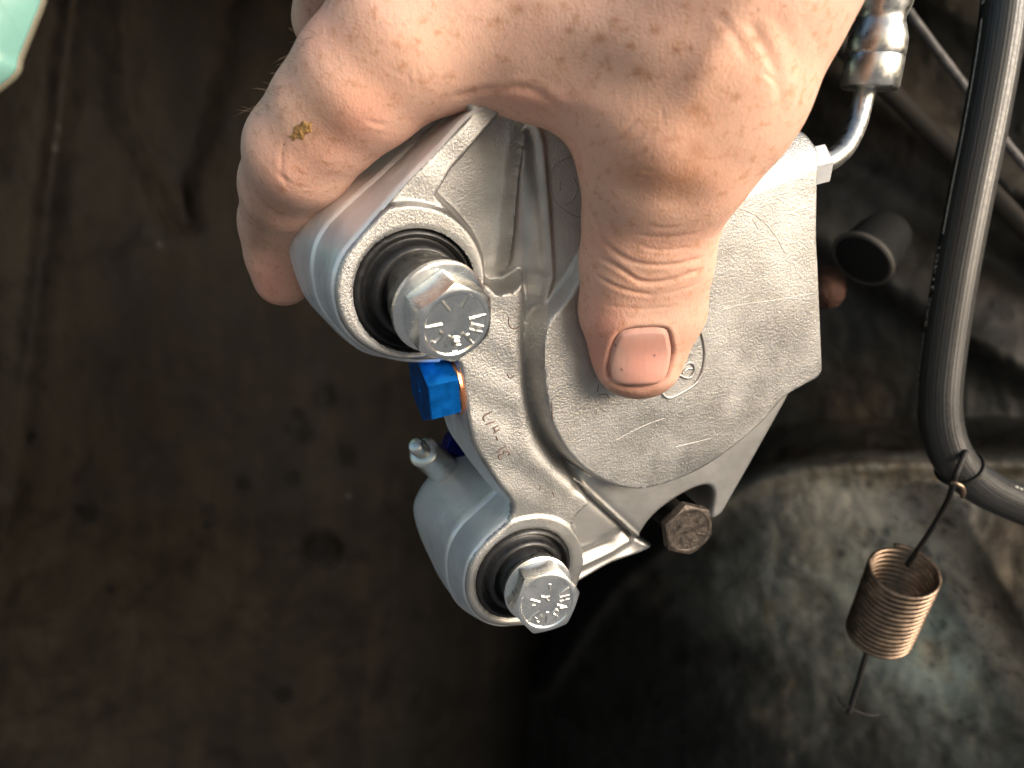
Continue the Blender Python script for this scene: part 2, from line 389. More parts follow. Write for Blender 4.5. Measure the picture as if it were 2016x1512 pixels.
g = .38
lo_b = outline.min(0)-1; hi_b = outline.max(0)+1
nx = int((hi_b[0]-lo_b[0])/g)+2; ny = int((hi_b[1]-lo_b[1])/g)+2
X, Y = np.meshgrid(lo_b[0]+np.arange(nx)*g, lo_b[1]+np.arange(ny)*g)
Q = np.stack([X.ravel(), Y.ravel()], 1)
sd, near = sdf_poly(Q, outline)
snap = (np.abs(sd) < g*.55); Qs = Q.copy(); Qs[snap] = near[snap]
inside = (sd < 0) | snap
for c, r0 in ((up_c, up_r), (lo_c, lo_r)):
    dv = Qs-c; rr = np.linalg.norm(dv, axis=1); s2 = np.abs(rr-r0) < g*.55
    Qs[s2] = c + dv[s2]/rr[s2][:, None]*r0; inside &= (rr > r0) | s2
idx = np.arange(nx*ny).reshape(ny, nx)
quads = np.stack([idx[:-1, :-1], idx[:-1, 1:], idx[1:, 1:], idx[1:, :-1]], -1).reshape(-1, 4)
quads = quads[inside[quads].all(1)]
# drop cells whose centre lies outside the outline
cen = Qs[quads].mean(1); sdc, _ = sdf_poly(cen, outline)
ok = sdc < 0
for c, r0 in ((up_c, up_r), (lo_c, lo_r)): ok &= np.linalg.norm(cen-c, axis=1) > r0
quads = quads[ok]
used = np.unique(quads); remap = -np.ones(nx*ny, int); remap[used] = np.arange(len(used)); quads = remap[quads]
Qu = Qs[used]; hh, smo = height(Qu)
# pits and knocks of the casting, real relief
V0 = W3(Qu, hh)
# boundary edges -> skirt
e = np.concatenate([quads[:, [0, 1]], quads[:, [1, 2]], quads[:, [2, 3]], quads[:, [3, 0]]])
key = np.sort(e, 1); ks, inv, cnt = np.unique(key, axis=0, return_inverse=True, return_counts=True)
be = e[cnt[inv.ravel()] == 1]
bv = np.unique(be); bmap = {int(v): i for i, v in enumerate(bv)}
_, nearb = sdf_poly(Qu[bv], outline)
skV = []; levels = [-1.5, -8, -24]
rr_u = np.linalg.norm(Qu[bv]-up_c, axis=1) < up_r+.4; rr_l = np.linalg.norm(Qu[bv]-lo_c, axis=1) < lo_r+.4
hole = rr_u | rr_l
centro = Qu.mean(0)
# outward normals of the outline at the boundary, to pull the skirt inwards beneath the bosses
for li, lv in enumerate(levels):
    q = Qu[bv].copy()
    ii = np.array([int(np.argmin(((outline-p_)**2).sum(1))) for p_ in q]); m_ = len(outline)
    tg = outline[(ii+3) % m_]-outline[(ii-3) % m_]; inn = np.stack([-tg[:, 1], tg[:, 0]], 1)/np.maximum(np.linalg.norm(tg, axis=1), 1e-9)[:, None]
    area = .5*np.sum(outline[:, 0]*np.roll(outline[:, 1], -1)-np.roll(outline[:, 0], -1)*outline[:, 1]); inn = inn*np.sign(area)
    leftside = (q[:, 0] < T(1120, 1100)[0]) & (q[:, 1] < T(900, 200)[1])
    mv = np.where(hole, 0, np.where(leftside, [0.3, 2.6, 5.0][li], [.05, .6, 1.5][li])); q = q+inn*mv[:, None]
    skV.append(W3(q, np.minimum(hh[bv]+lv, hh[bv]-.01)))
nb0 = len(V0); nbv = len(bv); Fq = quads.tolist()
for a, b in be:
    ia, ib = bmap[int(a)], bmap[int(b)]
    rows = [(int(a), int(b))] + [(nb0+k*nbv+ia, nb0+k*nbv+ib) for k in range(3)]
    for (p1, p2), (q1, q2) in zip(rows[:-1], rows[1:]): Fq.append([p2, p1, q1, q2])
Vb = np.concatenate([V0]+skV)
body = mk('caliper_body', Vb, Fq, M['cast'], cal, smooth=52, attr=np.r_[smo, np.full(3*nbv, .6)])

# --- the two side bosses of the guide pins, lofted through traced sections
def loft(name, secs, mats, n=70, sub=2, smooth=30, cast_rows=0):
    rows = []
    for pts, wl in secs:
        uv = resample(catmull(TP(pts, wl), 6), n); rows.append((uv, wl))
    V = []; 
    for uv, wl in rows: V.append(W3(uv, wl))
    V = np.array(V)
    m = len(V); Fc = []
    for i in range(m-1):
        for j in range(n-1): Fc.append([i*n+j, i*n+j+1, (i+1)*n+j+1, (i+1)*n+j])
    VV = V.reshape(-1, 3)
    return mk(name, VV, Fc, mats, cal, smooth=smooth)
def lerp_pts(a, wa, b, wb, t, grow=0.0):
    """section between two traced ones, in plane coordinates"""
    A = resample(catmull(TP(a, wa), 6), 70); B = resample(catmull(TP(b, wb), 6), 70)
    q = A*(1-t)+B*t; tn = np.gradient(q, axis=0); tn /= np.linalg.norm(tn, axis=1)[:, None]
    nn = np.stack([tn[:, 1], -tn[:, 0]], 1)
    c = q.mean(0); s = np.sign(((q-c)*nn).sum(1).mean()); q = q+nn*s*grow
    return q, wa*(1-t)+wb*t
def loft_uv(name, rows, mat, smooth=32, cap=True):
    V = np.array([W3(q, wl) for q, wl in rows]); m, n, _ = V.shape; Fc = []
    for i in range(m-1):
        for j in range(n-1): Fc.append([(i+1)*n+j, (i+1)*n+j+1, i*n+j+1, i*n+j])
    cp = np.concatenate([V.reshape(-1, 3), V[-1].mean(0)[None]]); ci = m*n
    for j in range(n-1 if cap else 0): Fc.append([(m-1)*n+j, (m-1)*n+j+1, ci])
    if not cap: cp = cp[:-1]
    return mk(name, cp, Fc, mat, cal, smooth=smooth)
B = [(990, 196), (929, 221), (859, 295), (794, 361), (745, 418), (696, 474), (668, 516), (657, 580), (680, 650), (735, 693), (800, 711), (868, 712)]
A = [(930, 180), (900, 212), (851, 250), (761, 336), (666, 422), (638, 455), (621, 492), (617, 545), (634, 605), (689, 670), (740, 697), (830, 704)]
L1 = [(880, 160), (757, 254), (680, 310), (605, 365), (576, 394), (562, 443), (567, 495), (597, 574), (634, 619), (690, 672), (740, 694), (830, 700)]
rows = [lerp_pts(B, 1.0, A, -18, t, gr) for t, gr in ((.02, -.5), (.06, .1), (.12, .25), (.4, .2), (.7, .1), (.93, .05), (.99, -.1))]
rows += [lerp_pts(A, -18, L1, -52, t, gr) for t, gr in ((.005, .15), (.03, .55), (.06, .5), (.3, .5), (.6, .6), (.85, .6), (.94, .2), (1.0, -1.2))]
r_ = rows[-1]; rows.append((r_[0]*.5+r_[0].mean(0)*.5, r_[1]-4))
loft_uv('upper_pin_boss', rows, M['mach'])
B2 = [(1060, 960), (1030, 985), (1012, 1012), (1000, 1026), (975, 1048), (948, 1075), (925, 1108), (916, 1150), (922, 1187), (945, 1217), (981, 1231), (1035, 1228)]
A2 = [(1030, 925), (1000, 948), (968, 980), (935, 1010), (909, 1035), (890, 1065), (880, 1100), (884, 1150), (903, 1188), (938, 1214), (975, 1229), (1025, 1226)]
L2 = [(1010, 885), (930, 882), (885, 896), (839, 936), (815, 975), (811, 1005), (822, 1043), (845, 1090), (868, 1134), (905, 1180), (950, 1212), (1010, 1222)]
rows = [lerp_pts(B2, .2, A2, -15, t, gr) for t, gr in ((.02, -.4), (.07, .1), (.14, .3), (.4, .3), (.7, .2), (.92, .1), (.99, 0))]
rows += [lerp_pts(A2, -15, L2, -48, t, gr) for t, gr in ((.005, .2), (.04, .45), (.08, .35), (.3, .4), (.6, .6), (.85, .6), (.94, .1), (1.0, -1.5))]
r_ = rows[-1]; rows.append((r_[0]*.5+r_[0].mean(0)*.5, r_[1]-4))
loft_uv('lower_pin_boss', rows, M['mach'])
# machined web between them (left side of the flange) 
M0 = [(900, 700), (909, 760), (918, 800), (924, 845), (935, 883), (958, 920), (981, 955), (1008, 990)]
M1 = [(878, 700), (884, 760), (890, 815), (900, 852), (916, 884), (940, 920), (966, 953), (1002, 994)]
M2 = [(858, 700), (864, 760), (872, 812), (884, 848), (904, 878), (930, 912), (958, 946), (996, 986)]
rows = [lerp_pts(M0, 0, M1, -13, t, gr) for t, gr in ((.05, -.2), (.12, .1), (.5, .1), (.95, 0))] + [lerp_pts(M1, -13, M2, -24, t, gr) for t, gr in ((.0, .3), (.1, .4), (.6, .3), (1, 0))]
loft_uv('side_web', rows, M['mach'], cap=False)

# --- rubber boots, sleeves and bolts
def hexhead(c, ax, R, h, ref, mat, name, parent, rdisc=.84, dish=.35):
    ax = ax/np.linalg.norm(ax); a = ref-(ref@ax)*ax; a /= np.linalg.norm(a); b = np.cross(ax, a)
    n = 96; th = np.linspace(0, 2*np.pi, n, endpoint=False)
    k = ((th+np.pi/6) % (np.pi/3))-np.pi/6
    apo = R*math.cos(math.pi/6)
    # corner of the hexagon at th = 0
    kk = (th % (np.pi/3))-np.pi/6; rho = apo/np.cos(kk); rho = np.minimum(rho, R*.985)
    rc = R*rdisc
    V = []
    def ring(r, z): V.append(c + (np.cos(th)*r)[:, None]*a + (np.sin(th)*r)[:, None]*b + np.outer(np.broadcast_to(z, (n,)), ax))
    ring(rho*.97, 0); ring(rho, .25); ring(rho, h-np.maximum(rho-rc, 0)*.50); ring(np.minimum(rho, rc*1.0), h-.03)
    ring(np.full(n, rc*.97), h); ring(np.full(n, rc*.90), h-.02); ring(np.full(n, rc*.86), h-dish*.7); ring(np.full(n, rc*.5), h-dish); ring(np.full(n, rc*.05), h-dish*.9)
    V = np.concatenate(V); Fc = []
    m = len(V)//n
    for i in range(m-1):
        for j in range(n):
            q = (j+1) % n; Fc.append([i*n+j, i*n+q, (i+1)*n+q, (i+1)*n+j])
    Fc.append([(m-1)*n+j for j in range(n)])
    return mk(name, V, Fc, mat, parent, smooth=24)
def boot(c, uvc, r0, name, w0, shift, zc_):
    cc = W3(uvc, w0)[0]
    prof = [(r0-.1, -6), (r0-.15, -1.6), (r0-.5, -.9), (r0-1.1, -.8), (r0-1.6, -1.5), (r0-2.0, -2.4), (r0-2.5, -2.3), (r0-3.0, -1.0), (r0-3.6, -.2), (r0-4.2, -.3), (r0-4.7, -1.2), (r0-5.1, -1.6), (r0-5.5, -1.0), (r0-6.0, .2), (r0-6.6, .5), (r0-7.2, .1), (r0-7.6, -1.5), (r0-8, -5)]
    A_ = []
    V, Fc = lathe(prof, cc, NV, 96)
    # the boot is dragged sideways towards the bolt it seals
    rel = V-cc; rad = np.linalg.norm(rel-np.outer(rel@NV, NV), axis=1); k = np.clip((r0-rad)/(r0-5), 0, 1)
    V = V + shift*k[:, None]
    V = V + np.outer(k*zc_, NV)
    return mk(name, V, Fc, M['rubber'], cal, smooth=60)
def bolt(name, c_face_px, w_face, c_base_px, w_base, corner_px, R, wash_r, hh_, mat, tilt=None):
    pf = W3(T(*c_face_px, w_face), w_face)[0]; pb = W3(T(*c_base_px, w_base), w_base)[0]
    ax = pf-pb; ax /= np.linalg.norm(ax)
    if tilt is not None: ax = ax*(1-tilt)+NV*tilt; ax /= np.linalg.norm(ax)
    ref = hit_plane(*corner_px, pf, ax)-pf
    c0 = pf-ax*hh_
    root = hexhead(c0, ax, R, hh_, ref, mat, name, cal)
    # flange washer and shank
    if wash_r:
        prof = [(R*.8, -.02), (wash_r-.5, -.02), (wash_r, -.3), (wash_r, -1.5), (wash_r-.35, -1.8), (R*.5, -1.8)]
        V, Fc = lathe(prof, c0, ax, 96); mk('washer', V, Fc, M['zinc'], root, smooth=35)
        prof = [(wash_r-.8, -1.6), (wash_r-1.0, -2.6), (wash_r-1.0, -6), (wash_r-1.6, -6.2), (wash_r-1.6, -18)]
        V, Fc = lathe(prof, c0, ax, 64); mk('guide_sleeve', V, Fc, M['zincsoft'], root, smooth=35)
    return root, pf, ax
b1, f1, ax1 = bolt('guide_bolt', (898, 640), 15, (858, 598), 5.5, (812, 610), 9.0, 10.2, 7.4, M['zinc'])
boot(None, up_c, up_r, 'dust_boot', 1.0, (f1-ax1*9.5-W3(up_c, 0)[0]-NV*5)*.75, 1.2)
b2, f2, ax2 = bolt('guide_bolt', (1077, 1187), 14, (1055, 1152), 5.0, (1018, 1204), 8.9, 9.0, 6.4, M['zinc'])
boot(None, lo_c, lo_r, 'dust_boot', 1.6, (f2-ax2*9-W3(lo_c, 0)[0]-NV*5)*.45, 1.0)
b1['label'] = 'zinc hex bolt head in the larger upper bore'; b2['label'] = 'zinc hex bolt head in the lower bore'

def letter(root, pf, ax, dish, strokes, r, mat, name='raised_lettering'):
    o = pf-ax*dish; S = [[hit_plane(x, y, o, ax) for x, y in s] for s in strokes]
    A_ = strokes_on_plane(S, o, None, None, ax, r, flat=.75); A_.mk(name, mat, root, smooth=80)
Z1 = lambda p: zc(5.04, 680, 430, p)
letter(b1, f1, ax1, .3, [Z1(s) for s in [
    [(790, 1085), (960, 1055)], [(925, 1120), (960, 1145), (925, 1200), (880, 1235), (850, 1215)], [(1035, 1165), (990, 1275)],
    [(1130, 1185), (1065, 1190), (1075, 1255), (1140, 1260)], [(1078, 1225), (1130, 1222)],
    [(1160, 1135), (1260, 1240)], [(1215, 1150), (1225, 1215)], [(1240, 1045), (1365, 1075)], [(1225, 1100), (1350, 1130)], [(1300, 1060), (1285, 1118)],
    [(1230, 1000), (1400, 950)], [(940, 800), (1030, 915)], [(1225, 750), (1150, 880)], [(1060, 1330), (1110, 1320)]]], .40, M['zincsoft'])
Z2 = lambda p: zc(6.046, 920, 1020, p)
letter(b2, f2, ax2, .3, [Z2(s) for s in [
    [(985, 785), (985, 860)], [(880, 935), (930, 945), (985, 930)], [(930, 945), (965, 985)], [(1080, 920), (1200, 825)], [(1100, 945), (1215, 915)], [(1100, 990), (1215, 960)], [(1160, 930), (1160, 975)],
    [(1065, 1035), (1180, 1060)], [(1100, 1070), (1180, 1065)], [(1020, 1120), (1060, 1090), (1080, 1130), (1030, 1170)], [(1020, 1140), (1065, 1165), (1060, 1190)], [(955, 1120), (935, 1240)],
    [(880, 1150), (890, 1190), (850, 1240), (810, 1215), (820, 1185)], [(855, 1110), (770, 1170), (710, 1250)], [(750, 975), (860, 1000)], [(770, 1045), (810, 1035)]]], .36, M['zincsoft'])

# dark bolt in the notch of the flange
b3, f3, ax3 = bolt('bridge_bolt', (1358, 1045), 1.0, (1353, 1038), -4, (1306, 1034), 8.2, 0, 3.2, M['darkbolt'], tilt=.8)
b3['label'] = 'dark brown weathered hex bolt head in the notch of the plate'
Z3 = lambda p: zc(7.56, 1240, 930, p)
letter(b3, f3, ax3, .3, [Z3(s) for s in [[(570, 1080), (750, 945)], [(1000, 905), (1130, 925)], [(680, 1110), (730, 1090), (690, 1150)], [(790, 1110), (850, 1080), (860, 1130)], [(940, 1030), (1000, 1000), (960, 1060)],
    [(840, 610), (870, 640)], [(740, 800), (760, 820)], [(1080, 630), (1130, 620)], [(610, 850), (620, 870)], [(950, 510), (960, 540)], [(1030, 500), (1060, 520)]]], .24, M['darkbolt'], 'raised_lettering')
V, Fc = lathe([(4.6, 0), (4.6, -22)], f3-ax3*3, ax3, 32); mk('bolt_shank', V, Fc, M['darkwire'], b3, smooth=40)

# blue plug on the side, copper washer, spot face
sca = 172/165.
axp = np.array([-.907, -.356, -.223]); axp /= np.linalg.norm(axp)
pc = at(826, 768, 172); 
refp = np.array([2.65, -7.1, .65])
def plainhex(c, ax, R, L, ref):
    ax = ax/np.linalg.norm(ax); a = ref-(ref@ax)*ax; a /= np.linalg.norm(a); b = np.cross(ax, a)
    V = []; Fc = []
    prof = [(1, -L), (1, -.25), (.965, 0), (.06, .0), (.03, -.12)]
    n = 6
    for s, z in prof:
        for k in range(n):
            t = k*math.pi/3; V.append(c+ax*z+(math.cos(t)*a+math.sin(t)*b)*R*s)
    for i in range(len(prof)-1):
        for j in range(n): q = (j+1) % n; Fc.append([i*n+j, i*n+q, (i+1)*n+q, (i+1)*n+j])
    Fc.append([(len(prof)-1)*n+j for j in range(n)]); Fc.append(list(range(n))[::-1])
    return np.array(V), Fc
V, Fc = plainhex(pc, axp, 8.4, 7.2, refp)
plug = mk('hex_plug', V, Fc, M['blue'], cal, label='bright blue anodised hex plug in the side of the caliper')
V, Fc = lathe([(4, 0), (7.3, 0), (7.75, -.35), (7.75, -1.0), (7.3, -1.4), (4, -1.4)], pc-axp*7.2, axp, 64)
mk('copper_washer', V, Fc, M['copper'], plug, smooth=30)
V, Fc = lathe([(3, -.0), (9.6, 0), (10.4, -.5), (11.5, -9)], pc-axp*8.65, axp, 64)
V = V - np.outer(np.maximum((V-O)@NV+1.3, 0), NV)
mk('spot_face', V, Fc, M['mach'], cal, smooth=30)

# bleed screw and dark blue fitting behind, below the plug
p0 = at(819, 877, 208); p1 = at(905, 950, 232); d = p1-p0; d /= np.linalg.norm(d)
V, Fc = lathe([(.01, -.3), (1.7, -.2), (2.3, .2), (2.5, .8), (2.5, 6), (2.2, 6.6)], p0-d*.6, d, 48)
bs = mk('bleed_screw', V, Fc, M['zincsoft'], cal, smooth=40)
V, Fc = lathe([(2.2, 4.6), (4.1, 4.8), (4.6, 5.3), (4.8, 20)], p0-d*.6, d, 48); mk('screw_collar', V, Fc, M['zincsoft'], bs, smooth=40)
V, Fc = plainhex(at(876, 872, 226), np.array([-.8, -.3, .3]), 4.4, 16, np.array([0, 0, 1.]))
mk('hex_plug', V, Fc, simple('dark_blue_anodised', (.01, .02, .22), .8, .35), cal, label='dark blue plug half hidden behind the casting')

# stamped and cast marks on the face
def on_face(strokes, wl=None):
    out = []
    for s in strokes:
        P = resample(catmull(np.array([T(x, y, 0 if wl is None else wl) for x, y in s]), 4) if len(s) > 2 else np.array([T(x, y, 0 if wl is None else wl) for x, y in s]), max(4, 4*len(s)))
        h, _ = height(P); out.append(W3(P, h))
    return out
def marks(name, strokes, wl, r, mat, lift, label=None, flat=.5):
    A_ = Acc()
    for P in on_face(strokes, wl):
        V, Fc, _ = tube(P+NV*lift, r, 6); A_.add(V, Fc)
    A_.mk(name, mat, cal, smooth=80, label=label)
Z6 = lambda p: zc(9.45, 900, 780, p)
marks('stamped_lettering', [Z6(s) for s in [[(655, 290), (490, 385), (515, 465)], [(705, 475), (535, 525)], [(765, 545), (655, 605)], [(785, 622), (670, 690)], [(680, 600), (715, 655)],
    [(720, 740), (750, 815)], [(893, 922), (733, 1030)], [(940, 1100), (970, 1060), (935, 1012), (870, 1020), (850, 1075)], [(850, 1075), (800, 1075), (765, 1120), (800, 1168), (830, 1150)]]], 0, .21, M['stamp'], .0)
Z7 = lambda p: zc(6.047, 1130, 580, p)
marks('cast_emblem', [Z7(s) for s in [[(1380, 250), (1470, 340), (1530, 500), (1560, 700), (1530, 900), (1450, 1050), (1300, 1150), (1150, 1225), (1080, 1210), (1030, 1150)],
    [(1280, 890), (1350, 810), (1420, 830), (1430, 910), (1380, 985), (1310, 985), (1250, 950)], [(1290, 930), (1345, 880), (1400, 880)], [(1360, 690), (1330, 760), (1300, 800)]]], 4, .42, M['cast'], .12)
marks('surface_scratch', [Z7(s) for s in [[(290, 1070), (280, 1160)], [(290, 1195), (350, 1185), (400, 1190), (410, 1240)], [(270, 1370), (262, 1440)], [(310, 1360), (400, 1400)]]]
      + [zc(2.607, 1000, 550, s) for s in [[(440, 1), (470, 4)]]][:0], 4, .12, M['stamp'], -.05)
for s__ in ([(1213, 868), (1240, 853), (1275, 836), (1308, 824)], [(1330, 880), (1400, 862)], [(1420, 612), (1460, 600), (1520, 592), (1612, 575)]):
    marks('casting_line', [s__], 4, .14, M['cast'], -.06)
marks('scribed_arc', [[(1425, 408), (1460, 412), (1495, 430), (1525, 462), (1546, 500)], [(1480, 432), (1492, 450)]], 4, .09, M['scratch'], -.03)
marks('cast_circle', [[(1150, 306), (1118, 312), (1092, 335), (1089, 370), (1100, 400), (1130, 425), (1160, 428)], [(1108, 358), (1106, 380)], [(1130, 350), (1138, 372), (1128, 398), (1116, 404)]], 1, .12, M['scratch'], -.04)
marks('flange_nick', [[(1003, 625), (1003, 640), (1012, 648), (1025, 645)], [(1000, 735), (1004, 745), (1015, 740)], [(1064, 955), (1063, 965)], [(1088, 968), (1092, 978)], [(1072, 780), (1074, 815)]], 0, .17, M['stamp'], -.05)

# ---------------------------------------------------------------- the hand
hand_c = at(1200, 200, 150)
person = empty('person', hand_c, 'bare freckled hand gripping the caliper from above, thumb pressed on its face', 'person')
def sm_min(a, b, k):
    h = np.clip(.5+.5*(b-a)/k, 0, 1); return b*(1-h)+a*h-k*h*(1-h)
def cone(P, a, ra, b, rb):
    ab = b-a; t = np.clip(((P-a)@ab)/(ab@ab), 0, 1); d = P-a-t[:, None]*ab
    return np.sqrt((d*d).sum(1)) - (ra+(rb-ra)*t)
chains = []     # (list of (px,py,d,r), blend)
def chain(pts, k): chains.append(([(at(p[0], p[1], p[2]), p[3]) for p in pts], k))
# thumb: two parallel chains make its flattened section
for s in (-1, 1):
    chain([(1256+s*20, 714, 171.5, 7.9), (1257+s*26, 680, 171, 8.2), (1264+s*38, 610, 167, 9.8), (1273+s*36, 510, 160.5, 10.4), (1284+s*33, 420, 154, 10.9), (1304+s*34, 340, 147, 12.6), (1335+s*55, 240, 142, 14)], 4)
chain([(1256, 704, 173.5, 7.6), (1262, 620, 170, 9)], 3)
# thumb metacarpal and heel
chain([(1345, 260, 143, 14), (1412, 130, 137, 17), (1462, -40, 133, 20), (1540, -220, 130, 23)], 8)
chain([(1410, 160, 145, 16), (1455, 0, 148, 20), (1520, -200, 150, 24)], 8)
# web and first interosseous
chain([(930, 85, 152, 11), (1060, 115, 150, 11.2), (1180, 150, 147, 12.2), (1290, 220, 145, 14)], 8)
chain([(900, 20, 150, 15), (1100, 20, 146, 17), (1300, 60, 142, 18), (1400, 0, 140, 19)], 10)
chain([(900, -150, 150, 20), (1150, -150, 146, 22), (1400, -150, 142, 24)], 10)
chain([(1000, -330, 150, 26), (1300, -330, 148, 30), (1600, -380, 145, 30)], 10)
# index finger
chain([(900, -20, 147, 17), (800, 75, 148, 15.5), (712, 160, 152, 14), (650, 225, 157, 12.6), (592, 298, 163, 11.6)], 6)
chain([(592, 298, 164, 11.8), (567, 365, 178, 11.2), (557, 440, 198, 11.0)], 3.5)
chain([(557, 440, 198, 11.0), (556, 500, 204, 9.9), (557, 544, 207, 8.4)], 3)
# middle finger behind, ring finger further behind the casting
chain([(760, -120, 165, 13), (668, -40, 185, 10.5), (652, 40, 196, 9.8), (690, 130, 215, 9)], 4)
chain([(900, -250, 170, 14), (780, -180, 200, 10), (760, -50, 220, 9), (800, 60, 235, 8)], 4)
allp = np.array([p for ch, _ in chains for p, r in ch]); allr = np.array([r for ch, _ in chains for p, r in ch])
lo = (allp-allr[:, None]).min(0)-3; hi = (allp+allr[:, None]).max(0)+3
hi[2] = min(hi[2], 118)        # cut off above the frame
h_ = 1.15
dims = np.ceil((hi-lo)/h_).astype(int)+1
gx, gy, gz = [lo[k]+np.arange(dims[k])*h_ for k in range(3)]
Fd = np.full(dims.prod(), 60., np.float32)
GX, GY, GZ = np.meshgrid(gx, gy, gz, indexing='ij')
PP = np.stack([GX.ravel(), GY.ravel(), GZ.ravel()], 1).astype(np.float32)
for ch, k in chains:
    pts = np.array([p for p, r in ch]); rm = max(r for p, r in ch)+14
    l, u = pts.min(0)-rm, pts.max(0)+rm
    sel = np.nonzero(((PP > l) & (PP < u)).all(1))[0]
    Ps = PP[sel]; d = np.full(len(sel), 60., np.float32)
    for (a, ra), (b, rb) in zip(ch[:-1], ch[1:]): d = sm_min(d, cone(Ps, a.astype(np.float32), ra, b.astype(np.float32), rb), 2.0)
    Fd[sel] = sm_min(Fd[sel], d, k)
Fd = Fd.reshape(dims)
Fd[:, :, -1] = np.maximum(Fd[:, :, -1], .5)
def surface_nets(Fv, lo, h):
    ins = Fv < 0; nx_, ny_, nz_ = Fv.shape
    c = np.zeros((nx_-1, ny_-1, nz_-1), np.int8)
    offs = [(i, j, k) for i in (0, 1) for j in (0, 1) for k in (0, 1)]
    for o in offs: c += ins[o[0]:nx_-1+o[0], o[1]:ny_-1+o[1], o[2]:nz_-1+o[2]]
    act = (c > 0) & (c < 8); I = np.argwhere(act); vid = -np.ones(act.shape, int); vid[act] = np.arange(len(I))
    acc = np.zeros((len(I), 3)); cn = np.zeros(len(I))
    for a in offs:
        for ax_ in range(3):
            if a[ax_]: continue
            b = list(a); b[ax_] = 1
            fa = Fv[I[:, 0]+a[0], I[:, 1]+a[1], I[:, 2]+a[2]]; fb = Fv[I[:, 0]+b[0], I[:, 1]+b[1], I[:, 2]+b[2]]
            s = (fa < 0) != (fb < 0); t = np.where(s, fa/(fa-fb+1e-12), 0)
            p = np.tile(np.array(a, float), (len(I), 1)); p[:, ax_] += t
            acc[s] += p[s]; cn[s] += 1
    V = lo+(I+acc/cn[:, None])*h; Fc = []
    for ax_ in range(3):
        sl0 = [slice(None)]*3; sl1 = [slice(None)]*3; sl0[ax_] = slice(0, -1); sl1[ax_] = slice(1, None)
        A_, B_ = ins[tuple(sl0)], ins[tuple(sl1)]; E_ = np.argwhere(A_ != B_); u_, v_ = (ax_+1) % 3, (ax_+2) % 3
        E_ = E_[(E_[:, u_] > 0) & (E_[:, v_] > 0) & (E_[:, u_] < Fv.shape[u_]-1) & (E_[:, v_] < Fv.shape[v_]-1)]
        fl = A_[tuple(E_.T)]
        def cell(du, dv): q = E_.copy(); q[:, u_] -= du; q[:, v_] -= dv; return vid[tuple(q.T)]
        q = np.stack([cell(1, 1), cell(0, 1), cell(0, 0), cell(1, 0)], 1); q[~fl] = q[~fl][:, ::-1]
        Fc.append(q)
    return V, np.concatenate(Fc)
hV, hF = surface_nets(Fd, lo, h_)
# relax, subdivide, relax
def laplace(V, Fq, it, lam=.5):
    e = np.concatenate([Fq[:, [0, 1]], Fq[:, [1, 2]], Fq[:, [2, 3]], Fq[:, [3, 0]]]); e = np.concatenate([e, e[:, ::-1]])
    cnt = np.bincount(e[:, 0], minlength=len(V))[:, None]
    for _ in range(it):
        S = np.stack([np.bincount(e[:, 0], weights=V[e[:, 1], k], minlength=len(V)) for k in range(3)], 1); V = V + lam*(S/np.maximum(cnt, 1)-V)
    return V
def subdivide(V, Fq):
    e = np.concatenate([Fq[:, [0, 1]], Fq[:, [1, 2]], Fq[:, [2, 3]], Fq[:, [3, 0]]]); key = np.sort(e, 1)
    ue, inv = np.unique(key, axis=0, return_inverse=True); inv = inv.ravel(); n = len(Fq); nv = len(V)
    em = V[ue].mean(1); fc = V[Fq].mean(1); E_ = inv.reshape(4, n).T+nv; fi = np.arange(n)+nv+len(ue)
    q = np.concatenate([np.stack([Fq[:, k], E_[:, k], fi, E_[:, k-1]], 1) for k in range(4)])
    return np.concatenate([V, em, fc]), q
def vnormals(V, Fq):
    a = np.cross(V[Fq[:, 2]]-V[Fq[:, 0]], V[Fq[:, 3]]-V[Fq[:, 1]]); Nn = np.zeros_like(V)
    for k in range(4):
        for c in range(3): Nn[:, c] += np.bincount(Fq[:, k], weights=a[:, c], minlength=len(V))
    return Nn/np.maximum(np.linalg.norm(Nn, axis=1), 1e-9)[:, None]
hV = laplace(hV, hF, 3)
hV, hF = subdivide(hV, hF); hV = laplace(hV, hF, 3)
hV, hF = subdivide(hV, hF); hV = laplace(hV, hF, 2)
Nn = vnormals(hV, hF)
if ((hV-hV.mean(0))*Nn).sum(1).mean() < 0: Nn = -Nn; hF = hF[:, ::-1]
pix = proj(hV); facing = np.clip(-(Nn*(hV/np.linalg.norm(hV, axis=1)[:, None])).sum(1)*3, 0, 1)
disp = np.zeros(len(hV)); front = facing > 0
fi = np.nonzero(front)[0]; Pf = pix[fi]
tint = np.tile(np.array([.76, .485, .38]), (len(hV), 1))
def blob(cx, cy, rx, ry, col, s, ang=0):
    c, sn = math.cos(math.radians(ang)), math.sin(math.radians(ang)); dx = pix[:, 0]-cx; dy = pix[:, 1]-cy
    q = ((dx*c+dy*sn)/rx)**2+((-dx*sn+dy*c)/ry)**2; k = (s*np.exp(-q))[:, None]*np.array(1.0)
    tint[:] = tint*(1-k)+np.array(col)*k
